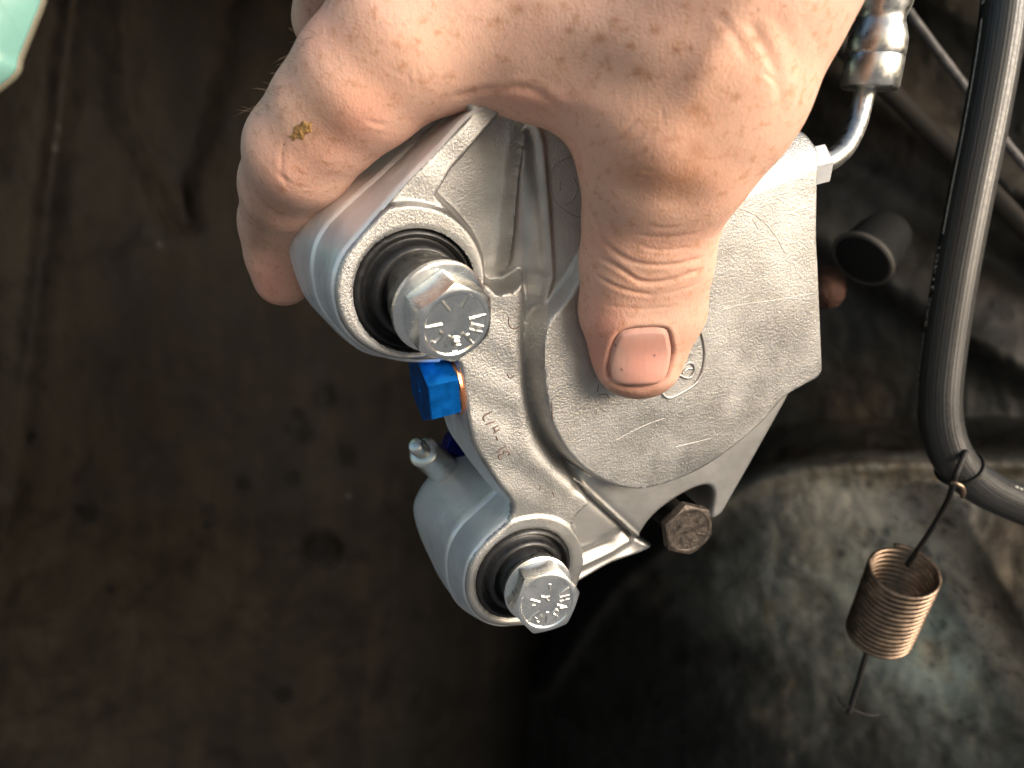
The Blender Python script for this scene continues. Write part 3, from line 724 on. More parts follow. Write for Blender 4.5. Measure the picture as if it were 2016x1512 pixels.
def crease(pts, wpx, depth, dark=.0):
    depth *= .36; dark *= .6; wpx *= 1.15
    P = catmull(pts, 5); sel = np.nonzero((Pf[:, 0] > P[:, 0].min()-30) & (Pf[:, 0] < P[:, 0].max()+30) & (Pf[:, 1] > P[:, 1].min()-30) & (Pf[:, 1] < P[:, 1].max()+30))[0]
    if not len(sel): return
    d, nr = dist_poly(Pf[sel], P)
    L = resample(P, 40); # fade towards the ends
    e = np.minimum(np.linalg.norm(nr-P[0], axis=1), np.linalg.norm(nr-P[-1], axis=1)); fade = np.clip(e/25, 0, 1)
    k = np.exp(-(d/wpx)**2)*fade; disp[fi[sel]] -= depth*k*facing[fi[sel]]
    disp[fi[sel]] += depth*.35*np.exp(-((d-2.2*wpx)/(1.3*wpx))**2)*fade*facing[fi[sel]]
    if dark: kk = (dark*k)[:, None]; tint[fi[sel]] = tint[fi[sel]]*(1-kk)+np.array([.30, .11, .065])*kk
Z4 = lambda p: zc(3.6, 1100, 200, p)
for s, wd, dp, dk in [
    ([(270, 930), (340, 1010), (430, 1080), (540, 1130), (700, 1150), (860, 1140), (1040, 1095)], 4, .50, .30),
    ([(280, 1100), (390, 1150), (480, 1210), (560, 1265), (680, 1280), (820, 1255), (930, 1215), (1040, 1180)], 4, .70, .40),
    ([(240, 1200), (330, 1270), (430, 1320), (560, 1355), (700, 1370)], 3.5, .55, .35),
    ([(700, 1370), (840, 1340), (960, 1300), (1040, 1240)], 3, .25, .12),
    ([(540, 1000), (660, 1040), (800, 1045), (960, 1020)], 3, .25, .12), ([(520, 940), (700, 960), (900, 950), (1030, 920)], 3, .22, .1),
    ([(600, 880), (760, 900), (930, 880)], 3, .2, .08), ([(360, 1380), (450, 1340)], 2.5, .2, .15), ([(300, 1440), (600, 1470), (860, 1440)], 3, .2, .1),
    ([(340, 430), (450, 340), (560, 260), (640, 190)], 4, .3, .1), ([(420, 460), (540, 380), (640, 320)], 4, .3, .1), ([(330, 330), (430, 250), (540, 140), (600, 90)], 4, .3, .08),
    ([(430, 350), (560, 230)], 3, .2, .06), ([(700, 0), (735, 70), (735, 160)], 3, .22, .12), ([(480, 560), (560, 530), (650, 545)], 3, .3, .1), ([(560, 470), (640, 480), (700, 470)], 4, .25, .1),
    ]: crease(Z4(s), wd, dp, dk)
Z5 = lambda p: zc(2.439, 1000, 0, p)
for s, wd, dp, dk in [([(1150, 90), (1220, 200), (1280, 330), (1310, 470), (1300, 560)], 9, .5, .10), ([(1260, 60), (1340, 160), (1390, 260), (1400, 360)], 14, .35, .03), ([(1380, 60), (1450, 160), (1480, 260)], 14, .3, .02),
    ([(1200, 330), (1270, 380), (1300, 430)], 4, .3, .1), ([(1000, 60), (1090, 180), (1150, 300)], 8, .3, .0), ([(-40, 425), (60, 418), (140, 440), (220, 490), (270, 560)], 6, .7, .2), ([(-300, 480), (-120, 430), (0, 425)], 6, .5, .12)]:
    crease(Z5(s), wd, dp, dk)
Z8 = lambda p: zc(2.439, 400, 0, p)
for s, wd, dp, dk in [([(400, 660), (380, 760), (390, 860), (440, 920)], 4, .25, .1), ([(300, 1180), (350, 1195), (400, 1190)], 4, .3, .15), ([(340, 1020), (370, 1060), (400, 1100)], 4, .2, .1), ([(330, 800), (400, 860), (470, 900)], 4, .25, .1),
    ([(960, 300), (990, 380), (1000, 440)], 3, .15, .06), ([(1010, 290), (1035, 370), (1045, 440)], 3, .15, .06), ([(1060, 280), (1085, 350), (1090, 410)], 3, .12, .05), ([(880, 320), (960, 360), (1000, 400)], 4, .15, .05),
    ([(760, 560), (830, 590), (900, 595)], 5, .3, .1)]:
    crease(Z8(s), wd, dp, dk)
# broad forms: tendons, knuckle bulges
def bulge(cx, cy, rx, ry, amt, ang=0):
    c, sn = math.cos(math.radians(ang)), math.sin(math.radians(ang)); dx = pix[:, 0]-cx; dy = pix[:, 1]-cy
    disp[:] += amt*facing*np.exp(-(((dx*c+dy*sn)/rx)**2+((-dx*sn+dy*c)/ry)**2))
bulge(1310, 300, 90, 70, 1.2); bulge(1230, 380, 60, 50, -.9); bulge(1340, 400, 60, 40, -.9); bulge(1180, 150, 140, 60, -1.2, 20); bulge(1060, 195, 90, 22, .8, 8)
bulge(1280, 515, 80, 30, .5); bulge(1400, 120, 40, 160, .9, 30); bulge(690, 210, 60, 60, .7); bulge(640, 330, 50, 30, .5, -30); bulge(560, 330, 50, 50, .5)
# colour of the skin
blob(1285, 270, 190, 170, (.58, .29, .16), .5); blob(1350, 350, 90, 55, (.46, .20, .10), .55); blob(1370, 290, 25, 20, (.33, .14, .07), .5); blob(1255, 345, 60, 30, (.55, .26, .15), .5)
blob(1380, 225, 30, 35, (.42, .20, .11), .45); blob(1450, 90, 160, 140, (.66, .36, .22), .4)
for cx, cy, r in ((1255, 140, 14), (1275, 150, 12), (1370, 215, 14), (1488, 77, 12), (1330, 100, 10), (1290, 60, 12), (1420, 60, 9), (1180, 75, 14), (1020, 18, 14), (1240, 90, 10), (1365, 150, 10), (1315, 272, 8), (1335, 270, 8), (1210, 40, 10), (1120, 60, 10), (1360, 95, 8), (1450, 190, 9), (980, 40, 10), (1100, 120, 9)):
    blob(cx, cy, r, r*.8, (.36, .16, .07), .72)
blob(1200, 640, 45, 60, (.66, .25, .19), .65); blob(1180, 700, 30, 60, (.62, .22, .17), .6); blob(1375, 600, 28, 90, (.66, .27, .2), .5); blob(1345, 700, 30, 60, (.60, .26, .17), .5); blob(1265, 560, 90, 60, (.60, .30, .18), .4)
blob(1255, 780, 110, 18, (.26, .12, .075), .9); blob(1258, 768, 75, 9, (.16, .08, .055), .7); blob(1260, 760, 70, 12, (.30, .14, .09), .5)
blob(680, 250, 110, 50, (.66, .26, .19), .6, -35); blob(700, 190, 60, 50, (.68, .30, .22), .5); blob(560, 350, 60, 60, (.70, .34, .26), .4); blob(530, 560, 60, 60, (.62, .24, .17), .6)
blob(510, 440, 24, 50, (.35, .22, .17), .6); blob(505, 475, 14, 20, (.25, .16, .12), .5); blob(1050, 190, 110, 22, (.62, .26, .18), .5, 6); blob(620, 240, 60, 60, (.70, .44, .30), .4); blob(800, 120, 170, 70, (.68, .42, .28), .4, -30)
blob(655, 70, 60, 50, (.55, .26, .17), .3); blob(620, 20, 40, 70, (.70, .40, .33), .8); blob(1180, 400, 30, 60, (.50, .32, .24), .4); blob(1215, 430, 40, 60, (.50, .33, .26), .45); blob(1190, 470, 40, 30, (.66, .30, .2), .4)
blob(1290, 480, 110, 25, (.66, .32, .23), .4)
# groove round the nail
nail_px = catmull(zc(6.047, 1130, 580, [(500, 520), (560, 455), (700, 415), (880, 402), (1030, 405), (1115, 440), (1150, 560), (1165, 700), (1140, 880), (1095, 1000), (1000, 1075), (850, 1115), (700, 1120), (550, 1095), (430, 1020), (392, 900), (415, 760), (455, 620)]), 5, True)
sel = np.nonzero((Pf[:, 0] > 1130) & (Pf[:, 0] < 1380) & (Pf[:, 1] > 600) & (Pf[:, 1] < 800))[0]
sdn, _ = sdf_poly(Pf[sel], nail_px)
disp[fi[sel]] += (-.50*np.exp(-(sdn/4.5)**2)+.16*np.exp(-((sdn-10)/8)**2)-.28*(sdn < 0))*facing[fi[sel]]
kk = ((.28+.45*(np.abs(Pf[sel][:, 0]-1262) > 42)*(Pf[sel][:, 1] < 745))*np.exp(-(sdn/3.5)**2))[:, None]; tint[fi[sel]] = tint[fi[sel]]*(1-kk)+np.array([.28, .06, .03])*kk
hV2 = hV + Nn*disp[:, None]
keep = None
hand = mk('hand', hV2, hF, M['skin'], person, smooth=180, tint=tint)
bvh = BVHTree.FromPolygons([tuple(v) for v in hV.tolist()], [tuple(f) for f in hF.tolist()])
def cast(px, py):
    r = Vector(ray(px, py)).normalized(); h = bvh.ray_cast(Vector((0, 0, 0)), r); return h
def patch(poly, step, thick, name, mat, tintf=None, rough=0, edge=2.5, sink=0.4):
    poly = np.asarray(poly); x0, y0 = poly.min(0)-step; x1, y1 = poly.max(0)+step
    gx_ = np.arange(x0, x1, step); gy_ = np.arange(y0, y1, step); XX, YY = np.meshgrid(gx_, gy_); Qp = np.stack([XX.ravel(), YY.ravel()], 1)
    s_, nr = sdf_poly(Qp, poly); sn = np.abs(s_) < step*.6; Qp[sn] = nr[sn]; ok_ = (s_ < 0) | sn; s_ = np.where(sn, 0, s_)
    V = np.zeros((len(Qp), 3)); 
    for i in np.nonzero(ok_)[0]:
        h = cast(*Qp[i]); 
        if h[0] is None: ok_[i] = False; continue
        k = min(1, -s_[i]/edge); lift = thick*math.sqrt(k)-sink*(1-k)
        if rough: lift += rough*noise.noise(Vector((Qp[i][0]*.12, Qp[i][1]*.12, 0)))*k
        V[i] = np.array(h[0])+np.array(h[1] if h[1].y < 0 else -h[1])*lift
    W_ = len(gx_); q = []
    for j in range(len(gy_)-1):
        for i in range(W_-1):
            f = [j*W_+i, (j+1)*W_+i, (j+1)*W_+i+1, j*W_+i+1]
            if all(ok_[k] for k in f): q.append(f)
    us = sorted({k for f in q for k in f}); mp = {k: i for i, k in enumerate(us)}
    Vn = V[us]; tn = tintf(Qp[us]) if tintf else None
    return mk(name, Vn, [[mp[k] for k in f] for f in q], mat, person, smooth=180, tint=tn)
def nail_tint(P):
    c = np.tile(np.array([.60, .32, .26]), (len(P), 1))
    def b(cx, cy, rx, ry, col, s):
        k = (s*np.exp(-((P[:, 0]-cx)/rx)**2-((P[:, 1]-cy)/ry)**2))[:, None]; c[:] = c*(1-k)+np.array(col)*k
    b(1262, 658, 45, 9, (.66, .44, .39), .5); b(1215, 720, 18, 60, (.66, .45, .37), .6); b(1265, 715, 40, 50, (.62, .27, .21), .4)
    b(1268, 757, 46, 4.5, (.10, .065, .05), .85); b(1235, 760, 26, 5, (.16, .09, .07), .7); b(1322, 745, 5, 22, (.25, .11, .06), .7); b(1199, 735, 5, 26, (.30, .09, .06), .7); b(1230, 768, 20, 4, (.22, .12, .09), .5); b(1300, 752, 16, 6, (.60, .33, .25), .3)
    for x, y in ((1211, 680), (1288, 699), (1224, 727), (1294, 757)): b(x, y, 2.0, 2.2, (.05, .03, .03), .95)
    return c
patch(nail_px, 1.6, .18, 'thumbnail', M['nail'], nail_tint, edge=9, sink=.45)
patch(catmull([(567, 267), (576, 262), (579, 248), (590, 244), (596, 237), (606, 240), (617, 237), (614, 250), (617, 260), (604, 264), (598, 276), (586, 273), (577, 280), (574, 272)], 3, True), 1.6, .26, 'dirt_flake', M['flake'], rough=.14, edge=3, sink=.05)
# fine hairs on the edge of the index finger
A_ = Acc()
for i in range(30):
    t = random.random(); y = 60+t*190; x = 640-(y-10)*.62+random.uniform(2, 26)
    h = cast(x, y)
    if h[0] is None: h = cast(x+14, y)
    if h[0] is None: continue
    p = np.array(h[0]); L = random.uniform(1.5, 4.2); d = np.array([-.7, -.3, .25])+rng.normal(0, .35, 3); cu = rng.normal(0, .5, 3)
    P = [p-d*.1]+[p+d*L*s+cu*L*s*s*.6+np.array([0, 0, -1])*L*s*s*.3 for s in (.25, .5, .75, 1)]
    V, Fc, _ = tube(P, np.array([.035, .035, .03, .025, .012]), 4); A_.add(V, Fc)
A_.mk('finger_hair', M['hair'], person, smooth=180, kind='stuff')

# ---------------------------------------------------------------- brake hose fitting at the right
bh = empty('brake_hose', at(1700, 150, 198.0), 'shiny zinc brake hose end, crimped collar and bent pipe entering the caliper at upper right', 'brake hose')
axh = at(1752, -40, 191.8)-at(1712, 175, 198.9); Lh = np.linalg.norm(axh); axh /= Lh
c0 = at(1711, 172, 198.9); s_ = 226/F
prof = [(.5, -.6), (4.4, -.6), (8.0, -.5), (8.5, .1), (8.5, 8.6), (8.3, 8.9), (8.45, 9.2), (8.5, 11), (8.3, 14), (7.3, 17.0), (6.7, 18.5), (6.6, 19.6), (7.0, 20.8), (7.7, 23), (8.0, 25.5), (7.7, 28), (6.9, 30), (6.75, 31), (7.2, 32.5), (7.8, 35), (7.8, 60)]
prof = [(a*.88, b*.88) for a, b in prof]
V, Fc = lathe(prof, c0, axh, 72); mk('crimp_collar', V, Fc, M['zincsoft'], bh, smooth=50)
P = catmull([at(1714, 140, 198.9), at(1700, 190, 198.9), at(1686, 245, 198.0), at(1662, 292, 195.4), at(1630, 318, 192.7), at(1600, 330, 191.0)], 8)
V, Fc, _ = tube(P, 2.75, 24); mk('bent_pipe', V, Fc, M['zincsoft'], bh, smooth=60)
V, Fc = plainhex(at(1618, 322, 191.8), np.array([.9, .1, .25]), 5.4, 7, np.array([0, .3, 1.])); mk('pipe_nut', V, Fc, M['mach'], bh, smooth=20)

# ---------------------------------------------------------------- black rubber hose with print
Ph = catmull([at(1992, -160, 236), at(1985, -60, 238), at(1968, 80, 240), at(1942, 230, 243), at(1908, 400, 246), at(1880, 550, 249), at(1860, 680, 252), at(1850, 780, 254), at(1856, 850, 256), at(1880, 908, 258), at(1925, 952, 262), at(1990, 985, 268), at(2070, 1015, 276), at(2200, 1050, 290), at(2400, 1080, 310)], 14)
Ph = resample(Ph, 240)
def ridg(th): return .035*np.sin(th*40) + .02*np.sin(th*23+1)
Vh, Fh, frh = tube(Ph, 6.9, 160, False, ridg)
hose = mk('rubber_hose', Vh, Fh, M['hose'], None, smooth=180, label='black ribbed rubber hose with white print curving down the right side of the picture', cat='hose')
# print that follows the hose
arc = np.r_[0, np.cumsum(np.linalg.norm(np.diff(Ph, axis=0), axis=1))]
def hose_pt(s, q, r=6.98):
    """s along the hose, q metres of turn round it from the side facing the camera (positive = right)"""
    i = np.clip(np.searchsorted(arc, s)-1, 0, len(Ph)-2); t = (s-arc[i])/(arc[i+1]-arc[i]); c = Ph[i]*(1-t)+Ph[i+1]*t
    tn = Ph[min(i+2, len(Ph)-1)]-Ph[max(i-1, 0)]; tn /= np.linalg.norm(tn); vw = -c/np.linalg.norm(c); vw = vw-(vw@tn)*tn; vw /= np.linalg.norm(vw); sd_ = np.cross(tn, vw)
    if sd_[0] < 0: sd_ = -sd_
    a = q/6.9; return c+(vw*math.cos(a)+sd_*math.sin(a))*r
def arc_at(py):  # arc position of the hose where it crosses picture row py (upper straight run)
    yy = proj(Ph)[:, 1]; j = np.argmax(yy > py); return arc[j]
def text_mesh(txt, size):
    cu = bpy.data.curves.new('t', 'FONT'); cu.body = txt; cu.size = size; cu.resolution_u = 2; cu.align_x = 'LEFT'
    ob = bpy.data.objects.new('t', cu); me = bpy.data.meshes.new_from_object(ob)
    V = np.array([v.co[:] for v in me.vertices]); Fc = [list(p.vertices) for p in me.polygons]
    bpy.data.objects.remove(ob); bpy.data.curves.remove(cu); bpy.data.meshes.remove(me); return V, Fc
def hose_text(txt, y_start, y_end, q0, size, name):
    V, Fc = text_mesh(txt, size); wd = V[:, 0].max(); s0, s1 = arc_at(y_start), arc_at(y_end)
    V3 = np.array([hose_pt(s0+(s1-s0)*x/wd, q0-y) for x, y, z in V])
    mk(name, V3, Fc, M['print'], hose)
hose_text('AUSTRALIA', 800, 655, -8.2, 1.9, 'printed_lettering')
hose_text('SAE', 640, 583, -7.3, 2.1, 'printed_lettering')
hose_text('J1401', 572, 486, -6.9, 2.2, 'printed_lettering')
hose_text('E', 10, -14, -6.3, 2.6, 'printed_lettering')
A_ = Acc(); sa, sb = arc_at(38), arc_at(463); n_ = 90
Vs = np.array([hose_pt(s, q) for s in np.linspace(sa, sb, n_) for q in (-7.05, -6.35)])
mk('printed_stripe', Vs, [[2*i, 2*i+1, 2*i+3, 2*i+2] for i in range(n_-1)], M['print'], hose, smooth=180)
s1 = arc[-1]-(arc[-1]-arc_at(960))
Vs = []; Fs = []
for k in range(9):
    a = s1+6+k*2.6
    b = len(Vs); Vs += [hose_pt(a, 5.5), hose_pt(a+1.7, 5.5), hose_pt(a+1.7, 6.2), hose_pt(a, 6.2)]; Fs.append([b, b+1, b+2, b+3])
mk('printed_dashes', np.array(Vs), Fs, M['print'], hose)

# ---------------------------------------------------------------- coil spring hanging from the hose
spg = empty('coil_spring', at(1757, 1185, 285), 'copper coloured coil spring hanging by a thin dark wire from the bend of the hose', 'spring')
dsp = 285.0
top = at(1781, 1122, dsp-12); bot = at(1730, 1247, dsp+12)
axs = top-bot; Ls = np.linalg.norm(axs); axs /= Ls; _, sa_, sb_ = frame(axs)
R_ = 11.7; turns = 15; n_ = turns*30
th = np.linspace(0, 2*np.pi*turns, n_+1)
P = bot + np.outer(th/th[-1]*Ls, axs) + R_*(np.cos(th)[:, None]*sa_+np.sin(th)[:, None]*sb_)
V, Fc, _ = tube(P, .88, 8); mk('wire_coil', V, Fc, M['spring'], spg, smooth=180)
P = catmull([at(1902, 888, 250), at(1880, 940, 247), at(1866, 985, 262), at(1832, 1045, 272), at(1786, 1112, 284)], 8)
V, Fc, _ = tube(P, 1.0, 8); mk('hanger_wire', V, Fc, M['darkwire'], spg, smooth=180)
P = catmull([at(1715, 1262, 300), at(1702, 1300, 302), at(1688, 1350, 306), at(1671, 1404, 310)], 8)
V, Fc, _ = tube(P, 1.2, 8); mk('tail_wire', V, Fc, M['darkwire'], spg, smooth=180)
P = catmull([at(1650, 1372, 312), at(1660, 1388, 310), at(1672, 1392, 309), at(1690, 1402, 312), at(1712, 1408, 316), at(1730, 1407, 318)], 6)
V, Fc, _ = tube(P, .55, 6); mk('tail_wire', V, Fc, M['darkwire'], spg, smooth=180)
# wire tie round the hose bend
j = int(np.argmin(np.linalg.norm(proj(Ph)-np.array([1889, 918]), axis=1))); tn = Ph[j+2]-Ph[j-2]; tn /= np.linalg.norm(tn)
_, ta, tb = frame(tn); th = np.linspace(0, 2*np.pi, 41); P = Ph[j]+7.5*(np.cos(th)[:, None]*ta+np.sin(th)[:, None]*tb)+np.outer(np.sin(th)*1.5, tn)
V, Fc, _ = tube(P, .6, 8); mk('wire_loop', V, Fc, M['darkwire'], spg, smooth=180)
P = catmull([at(1872, 950, 247), at(1882, 952, 246), at(1893, 958, 246), at(1897, 968, 247), at(1895, 978, 249)], 6)
V, Fc, _ = tube(P, .8, 8); mk('wire_end', V, Fc, M['spring'], spg, smooth=180)

# ---------------------------------------------------------------- inside of the wheel arch
car = empty('car', at(1000, 800, 520), 'dark grimy inside of an old car wheel arch behind the hand and caliper', 'car')
_tab = rng.random((256, 256))
def vnoise(x, y):
    xi = np.floor(x).astype(int); yi = np.floor(y).astype(int); fx = x-xi; fy = y-yi; fx = fx*fx*(3-2*fx); fy = fy*fy*(3-2*fy)
    g_ = lambda a, b: _tab[a & 255, b & 255]
    return (g_(xi, yi)*(1-fx)+g_(xi+1, yi)*fx)*(1-fy)+(g_(xi, yi+1)*(1-fx)+g_(xi+1, yi+1)*fx)*fy
def fbm(x, y, s, o=5, seed=0.0):
    r = 0; a = 1; t = 0
    for k in range(o):
        f = s*2**k/2.2; an = .6+k*1.1; c, sn = math.cos(an), math.sin(an)
        r = r+a*(vnoise((x*c+y*sn)*f+seed*17+k*31.7, (-x*sn+y*c)*f+seed*9+k*13.3)*2-1); t += a; a *= .62
    return 1.5*r/t
def sheet(name, xs, ys, dfun, cfun, mat, **k):
    XX, YY = np.meshgrid(xs, ys); d = dfun(XX, YY); V = np.stack([(XX-1008)/F*d, d, -(YY-756)/F*d], -1).reshape(-1, 3)
    idx = np.arange(XX.size).reshape(XX.shape); q = np.stack([idx[:-1, :-1], idx[1:, :-1], idx[1:, 1:], idx[:-1, 1:]], -1).reshape(-1, 4)
    return mk(name, V, q, mat, car, smooth=180, tint=cfun(XX.ravel(), YY.ravel()), **k)
def gb(x, y, cx, cy, rx, ry, ang=0):
    c, s = math.cos(math.radians(ang)), math.sin(math.radians(ang)); dx, dy = x-cx, y-cy
    return np.exp(-((dx*c+dy*s)/rx)**2-((-dx*s+dy*c)/ry)**2)
vline = catmull([(232, -80), (236, 100), (250, 220), (300, 320), (362, 432)], 6); vline2 = catmull([(470, 60), (440, 200), (400, 340), (368, 432)], 6)
def pd(x, y, P):
    d, _ = dist_poly(np.stack([x.ravel(), y.ravel()], 1), np.asarray(P)); return d.reshape(x.shape)
def sinterp(x, a, b): return sum(np.interp(x+o, a, b)*w_ for o, w_ in ((-150, .1), (-100, .15), (-50, .17), (0, .16), (50, .17), (100, .15), (150, .1)))
def d_left(x, y):
    d = sinterp(x, [-900, -300, 0, 300, 700, 1000, 1250], [230, 310, 375, 440, 520, 640, 760]) + 0*y
    d = d + np.clip(y-1000, 0, 900)*.10
    d = d - np.clip(-y-60, 0, 2000)*.13                     # roof of the arch comes forward overhead
    poly = np.vstack([vline, vline2[::-1], [(470, -80)]]); s, _ = sdf_poly(np.stack([x.ravel(), y.ravel()], 1), poly); s = s.reshape(x.shape)
    d = d + 14*sstep(s, 90) ; dl = pd(x, y, vline); d = d+9*np.exp(-(dl/30)**2); d = d-2*np.exp(-((pd(x, y, vline2))/24)**2)
    d = d - 10*np.exp(-(((x-110)+(y-300)*.12)/26)**2)*np.clip(1-(y/1500), 0, 1)
    d = d + 3.5*fbm(x, y, .009, 4, 1.3) + 1.2*fbm(x, y, .04, 3, 2)
    d = d + 9*np.clip((46-np.hypot(x-635, y-1086))/24, 0, 1)
    return d
def c_left(x, y):
    c = np.tile(np.array([.060, .043, .031]), (len(x), 1)); G = .15
    def p(k, col): k = np.clip(k, 0, 1)[:, None]; c[:] = c*(1-k)+np.array(col)*k
    p(.7*gb(x, y, 60, 1000, 130, 700), (.095, .072, .052)); p(.7*gb(x, y, 330, 1050, 260, 330), (.080, .052, .034)); p(.6*gb(x, y, 300, 150, 200, 250), (.036, .032, .028))
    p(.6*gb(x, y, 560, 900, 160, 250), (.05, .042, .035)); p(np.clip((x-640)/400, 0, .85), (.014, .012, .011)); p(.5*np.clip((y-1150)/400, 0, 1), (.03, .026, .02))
    p(.5*gb(x, y, 20, 500, 40, 300), (.10, .085, .065))
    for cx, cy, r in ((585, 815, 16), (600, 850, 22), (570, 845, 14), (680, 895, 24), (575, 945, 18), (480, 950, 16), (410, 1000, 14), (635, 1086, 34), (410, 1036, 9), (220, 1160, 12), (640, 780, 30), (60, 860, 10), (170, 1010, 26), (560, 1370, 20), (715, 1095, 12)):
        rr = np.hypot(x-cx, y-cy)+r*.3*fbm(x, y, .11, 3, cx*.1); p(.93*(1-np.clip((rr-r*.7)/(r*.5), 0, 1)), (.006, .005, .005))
    for cx, cy, r in ((108, 290, 6), (687, 975, 5), (314, 480, 6), (115, 252, 5)): p(np.exp(-((x-cx)**2+(y-cy)**2)/r**2), (.25, .23, .22))
    st = fbm(x, y*.25, .05, 4, 4.4); p(np.clip(st*.5, 0, .35), (.11, .085, .062)); p(np.clip(-st*.6, 0, .4), (.022, .017, .013))
    return c*G*np.array([.90, .98, .93])
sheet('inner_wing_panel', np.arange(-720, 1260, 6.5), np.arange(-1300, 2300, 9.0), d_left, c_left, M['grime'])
chan = catmull([(1050, 1330), (1180, 1140), (1290, 1050), (1400, 960), (1520, 905), (1680, 886), (1850, 884), (2016, 880), (2300, 875)], 6)
def d_right(x, y):
    d = sinterp(x, [550, 850, 1000, 1200, 1450, 1700, 2000, 2400, 2900], [1150, 860, 730, 580, 480, 430, 395, 360, 340]) + 0*y
    ych = np.interp(x, chan[:, 0], chan[:, 1]); up = np.clip((ych-y)/60, 0, 1); d = d+up*75
    d = d + 20*np.exp(-(pd(x, y, chan)/16)**2) - 9*np.exp(-((pd(x, y, chan)-34)/16)**2)*(y > ych)
    d = d - np.clip(-y-60, 0, 2000)*.11
    # ribs of the arch at the upper right, running down to the right
    t = (x-1500)*.55-(y-0)*.84
    for c0_, amp, wd in ((-330, 14, 40), (-180, -12, 44), (-40, 13, 40), (190, 9, 44)): d = d - amp*np.exp(-((t-c0_)/wd)**2)*np.clip((820-y)/150, 0, 1)
    d = d + 3.0*fbm(x, y, .010, 5, 3.3) + 1.0*fbm(x, y, .05, 3, 5)
    # edge of the flange down the far right
    s2 = (x-1880)*.86-(y-1080)*.50; d = d - 16*sstep(-s2+20, 60)*(y > 950)
    return d
def c_right(x, y):
    c = np.tile(np.array([.045, .042, .034]), (len(x), 1)); nz = fbm(x, y, .020, 6, 2.2); nf = fbm(x, y, .09, 4, 7.7)
    def p(k, col): k = np.clip(k, 0, 1)[:, None]; c[:] = c*(1-k)+np.array(col)*k
    ych = np.interp(x, chan[:, 0], chan[:, 1]); low = y > ych
    p(low*gb(x, y, 1650, 1100, 260, 200)*.9, (.15, .145, .115)); p(low*gb(x, y, 1760, 980, 210, 100)*(.8+nz), (.38, .33, .26)); p(low*gb(x, y, 1900, 1020, 130, 90)*(.7+nz), (.36, .31, .26))
    p(low*gb(x, y, 1850, 1290, 130, 210, -25)*.95, (.16, .20, .185)); p(low*gb(x, y, 1480, 1130, 120, 120)*.7, (.14, .145, .13)); p(low*gb(x, y, 1700, 1400, 260, 120)*.5, (.085, .085, .07))
    p(low*gb(x, y, 1960, 1250, 40, 210, -28)*(.8+.6*nz), (.42, .34, .26)); p(low*gb(x, y, 2010, 1130, 90, 160, -20)*(.75+.5*nz), (.075, .048, .028))
    p(low*gb(x, y, 1930, 1290, 12, 130, -32)*np.clip(.5+1.5*nz, 0, 1), (.02, .025, .04)); p(low*np.clip(nf-.25, 0, 1)*1.6*gb(x, y, 1850, 1150, 280, 330), (.03, .028, .03))
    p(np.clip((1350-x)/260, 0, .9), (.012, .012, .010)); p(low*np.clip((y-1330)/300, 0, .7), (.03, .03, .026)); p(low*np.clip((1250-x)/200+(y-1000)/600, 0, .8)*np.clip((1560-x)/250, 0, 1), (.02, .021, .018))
    p((~low)*gb(x, y, 1760, 250, 160, 200)*.8, (.105, .078, .055)); p((~low)*gb(x, y, 1700, 380, 110, 70)*.8, (.12, .13, .145)); p((~low)*gb(x, y, 1960, 480, 120, 130)*.7, (.105, .085, .065))
    p((~low)*gb(x, y, 1700, 790, 90, 110, 40)*(.5+nz), (.17, .12, .07)); p((~low)*gb(x, y, 1900, 700, 160, 170)*.7, (.018, .018, .016)); p((~low)*gb(x, y, 1700, 640, 80, 90)*.6, (.02, .022, .025))
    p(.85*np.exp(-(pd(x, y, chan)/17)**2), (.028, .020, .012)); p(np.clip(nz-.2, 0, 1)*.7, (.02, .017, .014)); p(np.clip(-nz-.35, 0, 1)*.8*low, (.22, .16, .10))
    for cx, cy, r in ((1710, 953, 8), (1725, 1120, 9), (1912, 1437, 10), (1655, 1090, 12), (1835, 1310, 5), (1890, 1420, 5), (1940, 1440, 5)): p(np.exp(-((x-cx)**2+(y-cy)**2)/r**2), (.012, .01, .01))
    edge = 1230+np.clip(y-1150, 0, 400)*.55+70*nz; k = np.clip((x-edge)/330, 0, 1); k = k*k*(3-2*k); k = np.where(low, k, np.clip((x-1100)/300, 0, 1))  # recess shade painted into the tint: fades to near black towards the centre
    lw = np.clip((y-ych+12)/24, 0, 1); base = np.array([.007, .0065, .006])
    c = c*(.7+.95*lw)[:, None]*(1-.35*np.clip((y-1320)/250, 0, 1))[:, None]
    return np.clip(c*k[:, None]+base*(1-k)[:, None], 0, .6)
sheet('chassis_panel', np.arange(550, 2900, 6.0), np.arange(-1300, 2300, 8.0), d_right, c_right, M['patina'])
# unseen lip added at the right to keep sun off the left panel
V = []; Fc = []; lip = [(440, 345), (462, 300), (474, 240), (480, 190), (478, 150), (486, 149)]
for z in np.linspace(-330, 300, 22):
    for (x, y) in lip: V.append([x-abs(z)*.08, y+abs(z)*.05, z])
for k in range(21):
    for i in range(5): Fc.append([k*6+i, k*6+i+1, (k+1)*6+i+1, (k+1)*6+i])
mk('sun_shade_lip', V, Fc, M['grime'], car, smooth=180, tint=np.tile([.02, .017, .014], (len(V), 1)))
# roof of the arch closing over the two panels
xs = np.linspace(-260, 560, 20); V = []; n2 = 14
for k in range(n2):
    t = k/(n2-1)
    for x in xs: V.append([x, 560-360*t, 235+70*math.sin(t*math.pi*.5)+4*math.sin(x*.03+t*5)])
Fc = [[k*20+i, k*20+i+1, (k+1)*20+i+1, (k+1)*20+i] for k in range(n2-1) for i in range(19)]
mk('arch_roof', V, Fc, M['grime'], car, smooth=180, tint=np.tile([.03, .024, .018], (len(V), 1)))
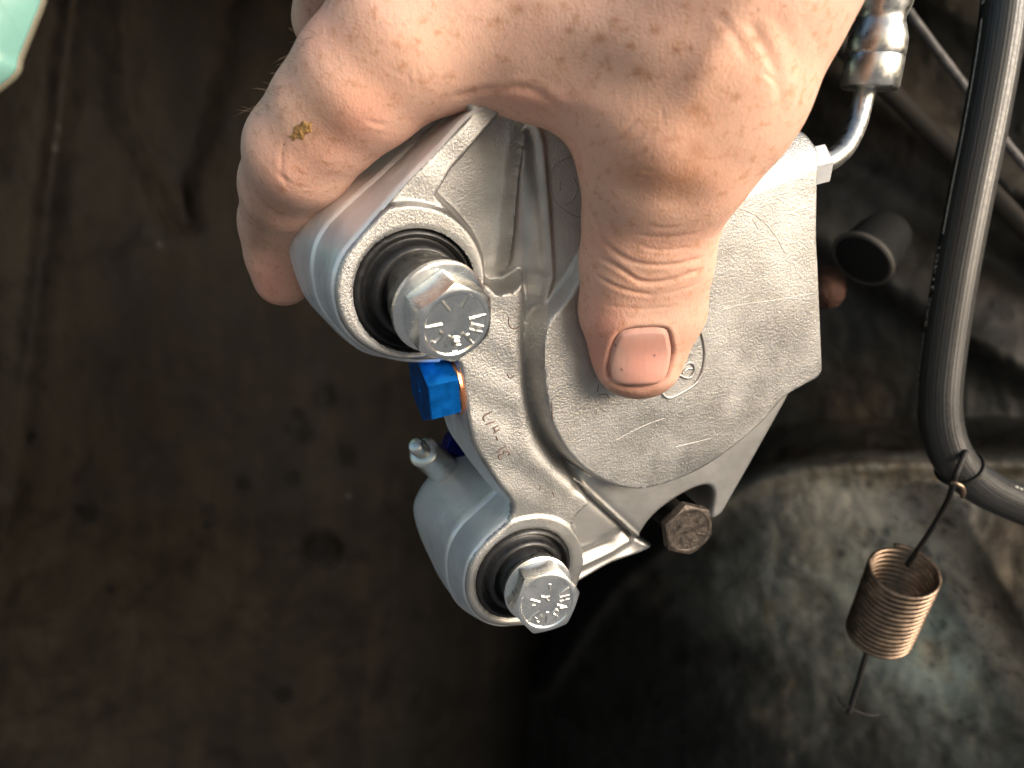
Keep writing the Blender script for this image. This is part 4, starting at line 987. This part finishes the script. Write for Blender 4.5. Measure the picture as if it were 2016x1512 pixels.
# pale green outer wing at the top left
wing = catmull([(-500, 420), (-200, 300), (-60, 215), (5, 170), (38, 140), (46, 110), (70, 50), (92, -10), (115, -120), (150, -400)], 8)
V = []; n_ = len(wing)
for k, (off, dd) in enumerate(((0, 300), (-4, 299), (-60, 292), (-160, 280), (-420, 262))):
    for (x, y) in wing: V.append(at(x-10+off, y+off*.35, dd))
Fc = [[k*n_+i, k*n_+i+1, (k+1)*n_+i+1, (k+1)*n_+i] for k in range(4) for i in range(n_-1)]
V2 = [np.array(v)+np.array([0, 2.2, 0]) for v in V]; Fc2 = [[i+len(V) for i in f[::-1]] for f in Fc]
edge = [[i, i+len(V), i+1+len(V), i+1] for i in range(n_-1)]
mk('outer_wing', V+V2, Fc+Fc2+edge, M['mint'], car, smooth=50)
V, Fc, _ = tube([at(x-9, y+1, 302) for x, y in wing[:]], 2.2, 10); mk('wing_edge_bead', V, Fc, simple('worn_edge', (.16, .15, .11), .1, .6), car, smooth=180)
# brace rod crossing behind the hose
V, Fc, _ = tube([at(1690, -120, 380), at(1805, 45, 380), at(1915, 190, 378), at(1988, 290, 376), at(2150, 480, 372)], 2.2, 16); mk('brace_rod', V, Fc, M['steel'], car, smooth=180)
V, Fc, _ = tube([at(1500, -60, 440), at(1700, 130, 440), at(1905, 330, 438), at(2200, 640, 430)], 5.5, 16); mk('brace_rod', V, Fc, simple('sooty_steel', (.06, .05, .042), .2, .7), car, smooth=180)
# bump stop: black rubber cup with a pale steel rim, rusty seat beside it
cb = at(1700, 508, 385); ab = at(1660, 560, 372)-cb; ab /= np.linalg.norm(ab)
V, Fc = lathe([(.1, -26), (12, -24), (14, -16), (15.5, 0), (15, 2), (11, 3), (.1, 3)], cb, np.array([-.70, -.26, -.66]), 48); bst = mk('bump_stop', V, Fc, simple('perished_rubber', (.003, .003, .003), 0, .9, bd=.2), car, smooth=50)
V, Fc = lathe([(15.4, -1.0), (16.6, -.6), (17, 1.4), (16.2, 2.2), (14.6, 2.0)], cb, np.array([-.70, -.26, -.66]), 48); mk('steel_rim', V, Fc, simple('dull_rim', (.09, .082, .072), .2, .6), bst, smooth=50)
V, Fc = lathe([(.1, 7), (5, 6.5), (8, 3), (9, -4), (9, -14)], at(1630, 578, 400), np.array([-.3, -.7, -.6]), 32)
V = V + rng.normal(0, .25, V.shape); mk('rusty_bracket', V, Fc, M['rust'], car, smooth=70)

# ---------------------------------------------------------------- ground
n_ = 2; gv = [[-30000, -30000, -600], [30000, -30000, -600], [30000, 30000, -600], [-30000, 30000, -600]]
gr = mk('ground', gv, [[0, 1, 2, 3]], M['conc'], None, label='pale concrete ground below the car', kind='structure')
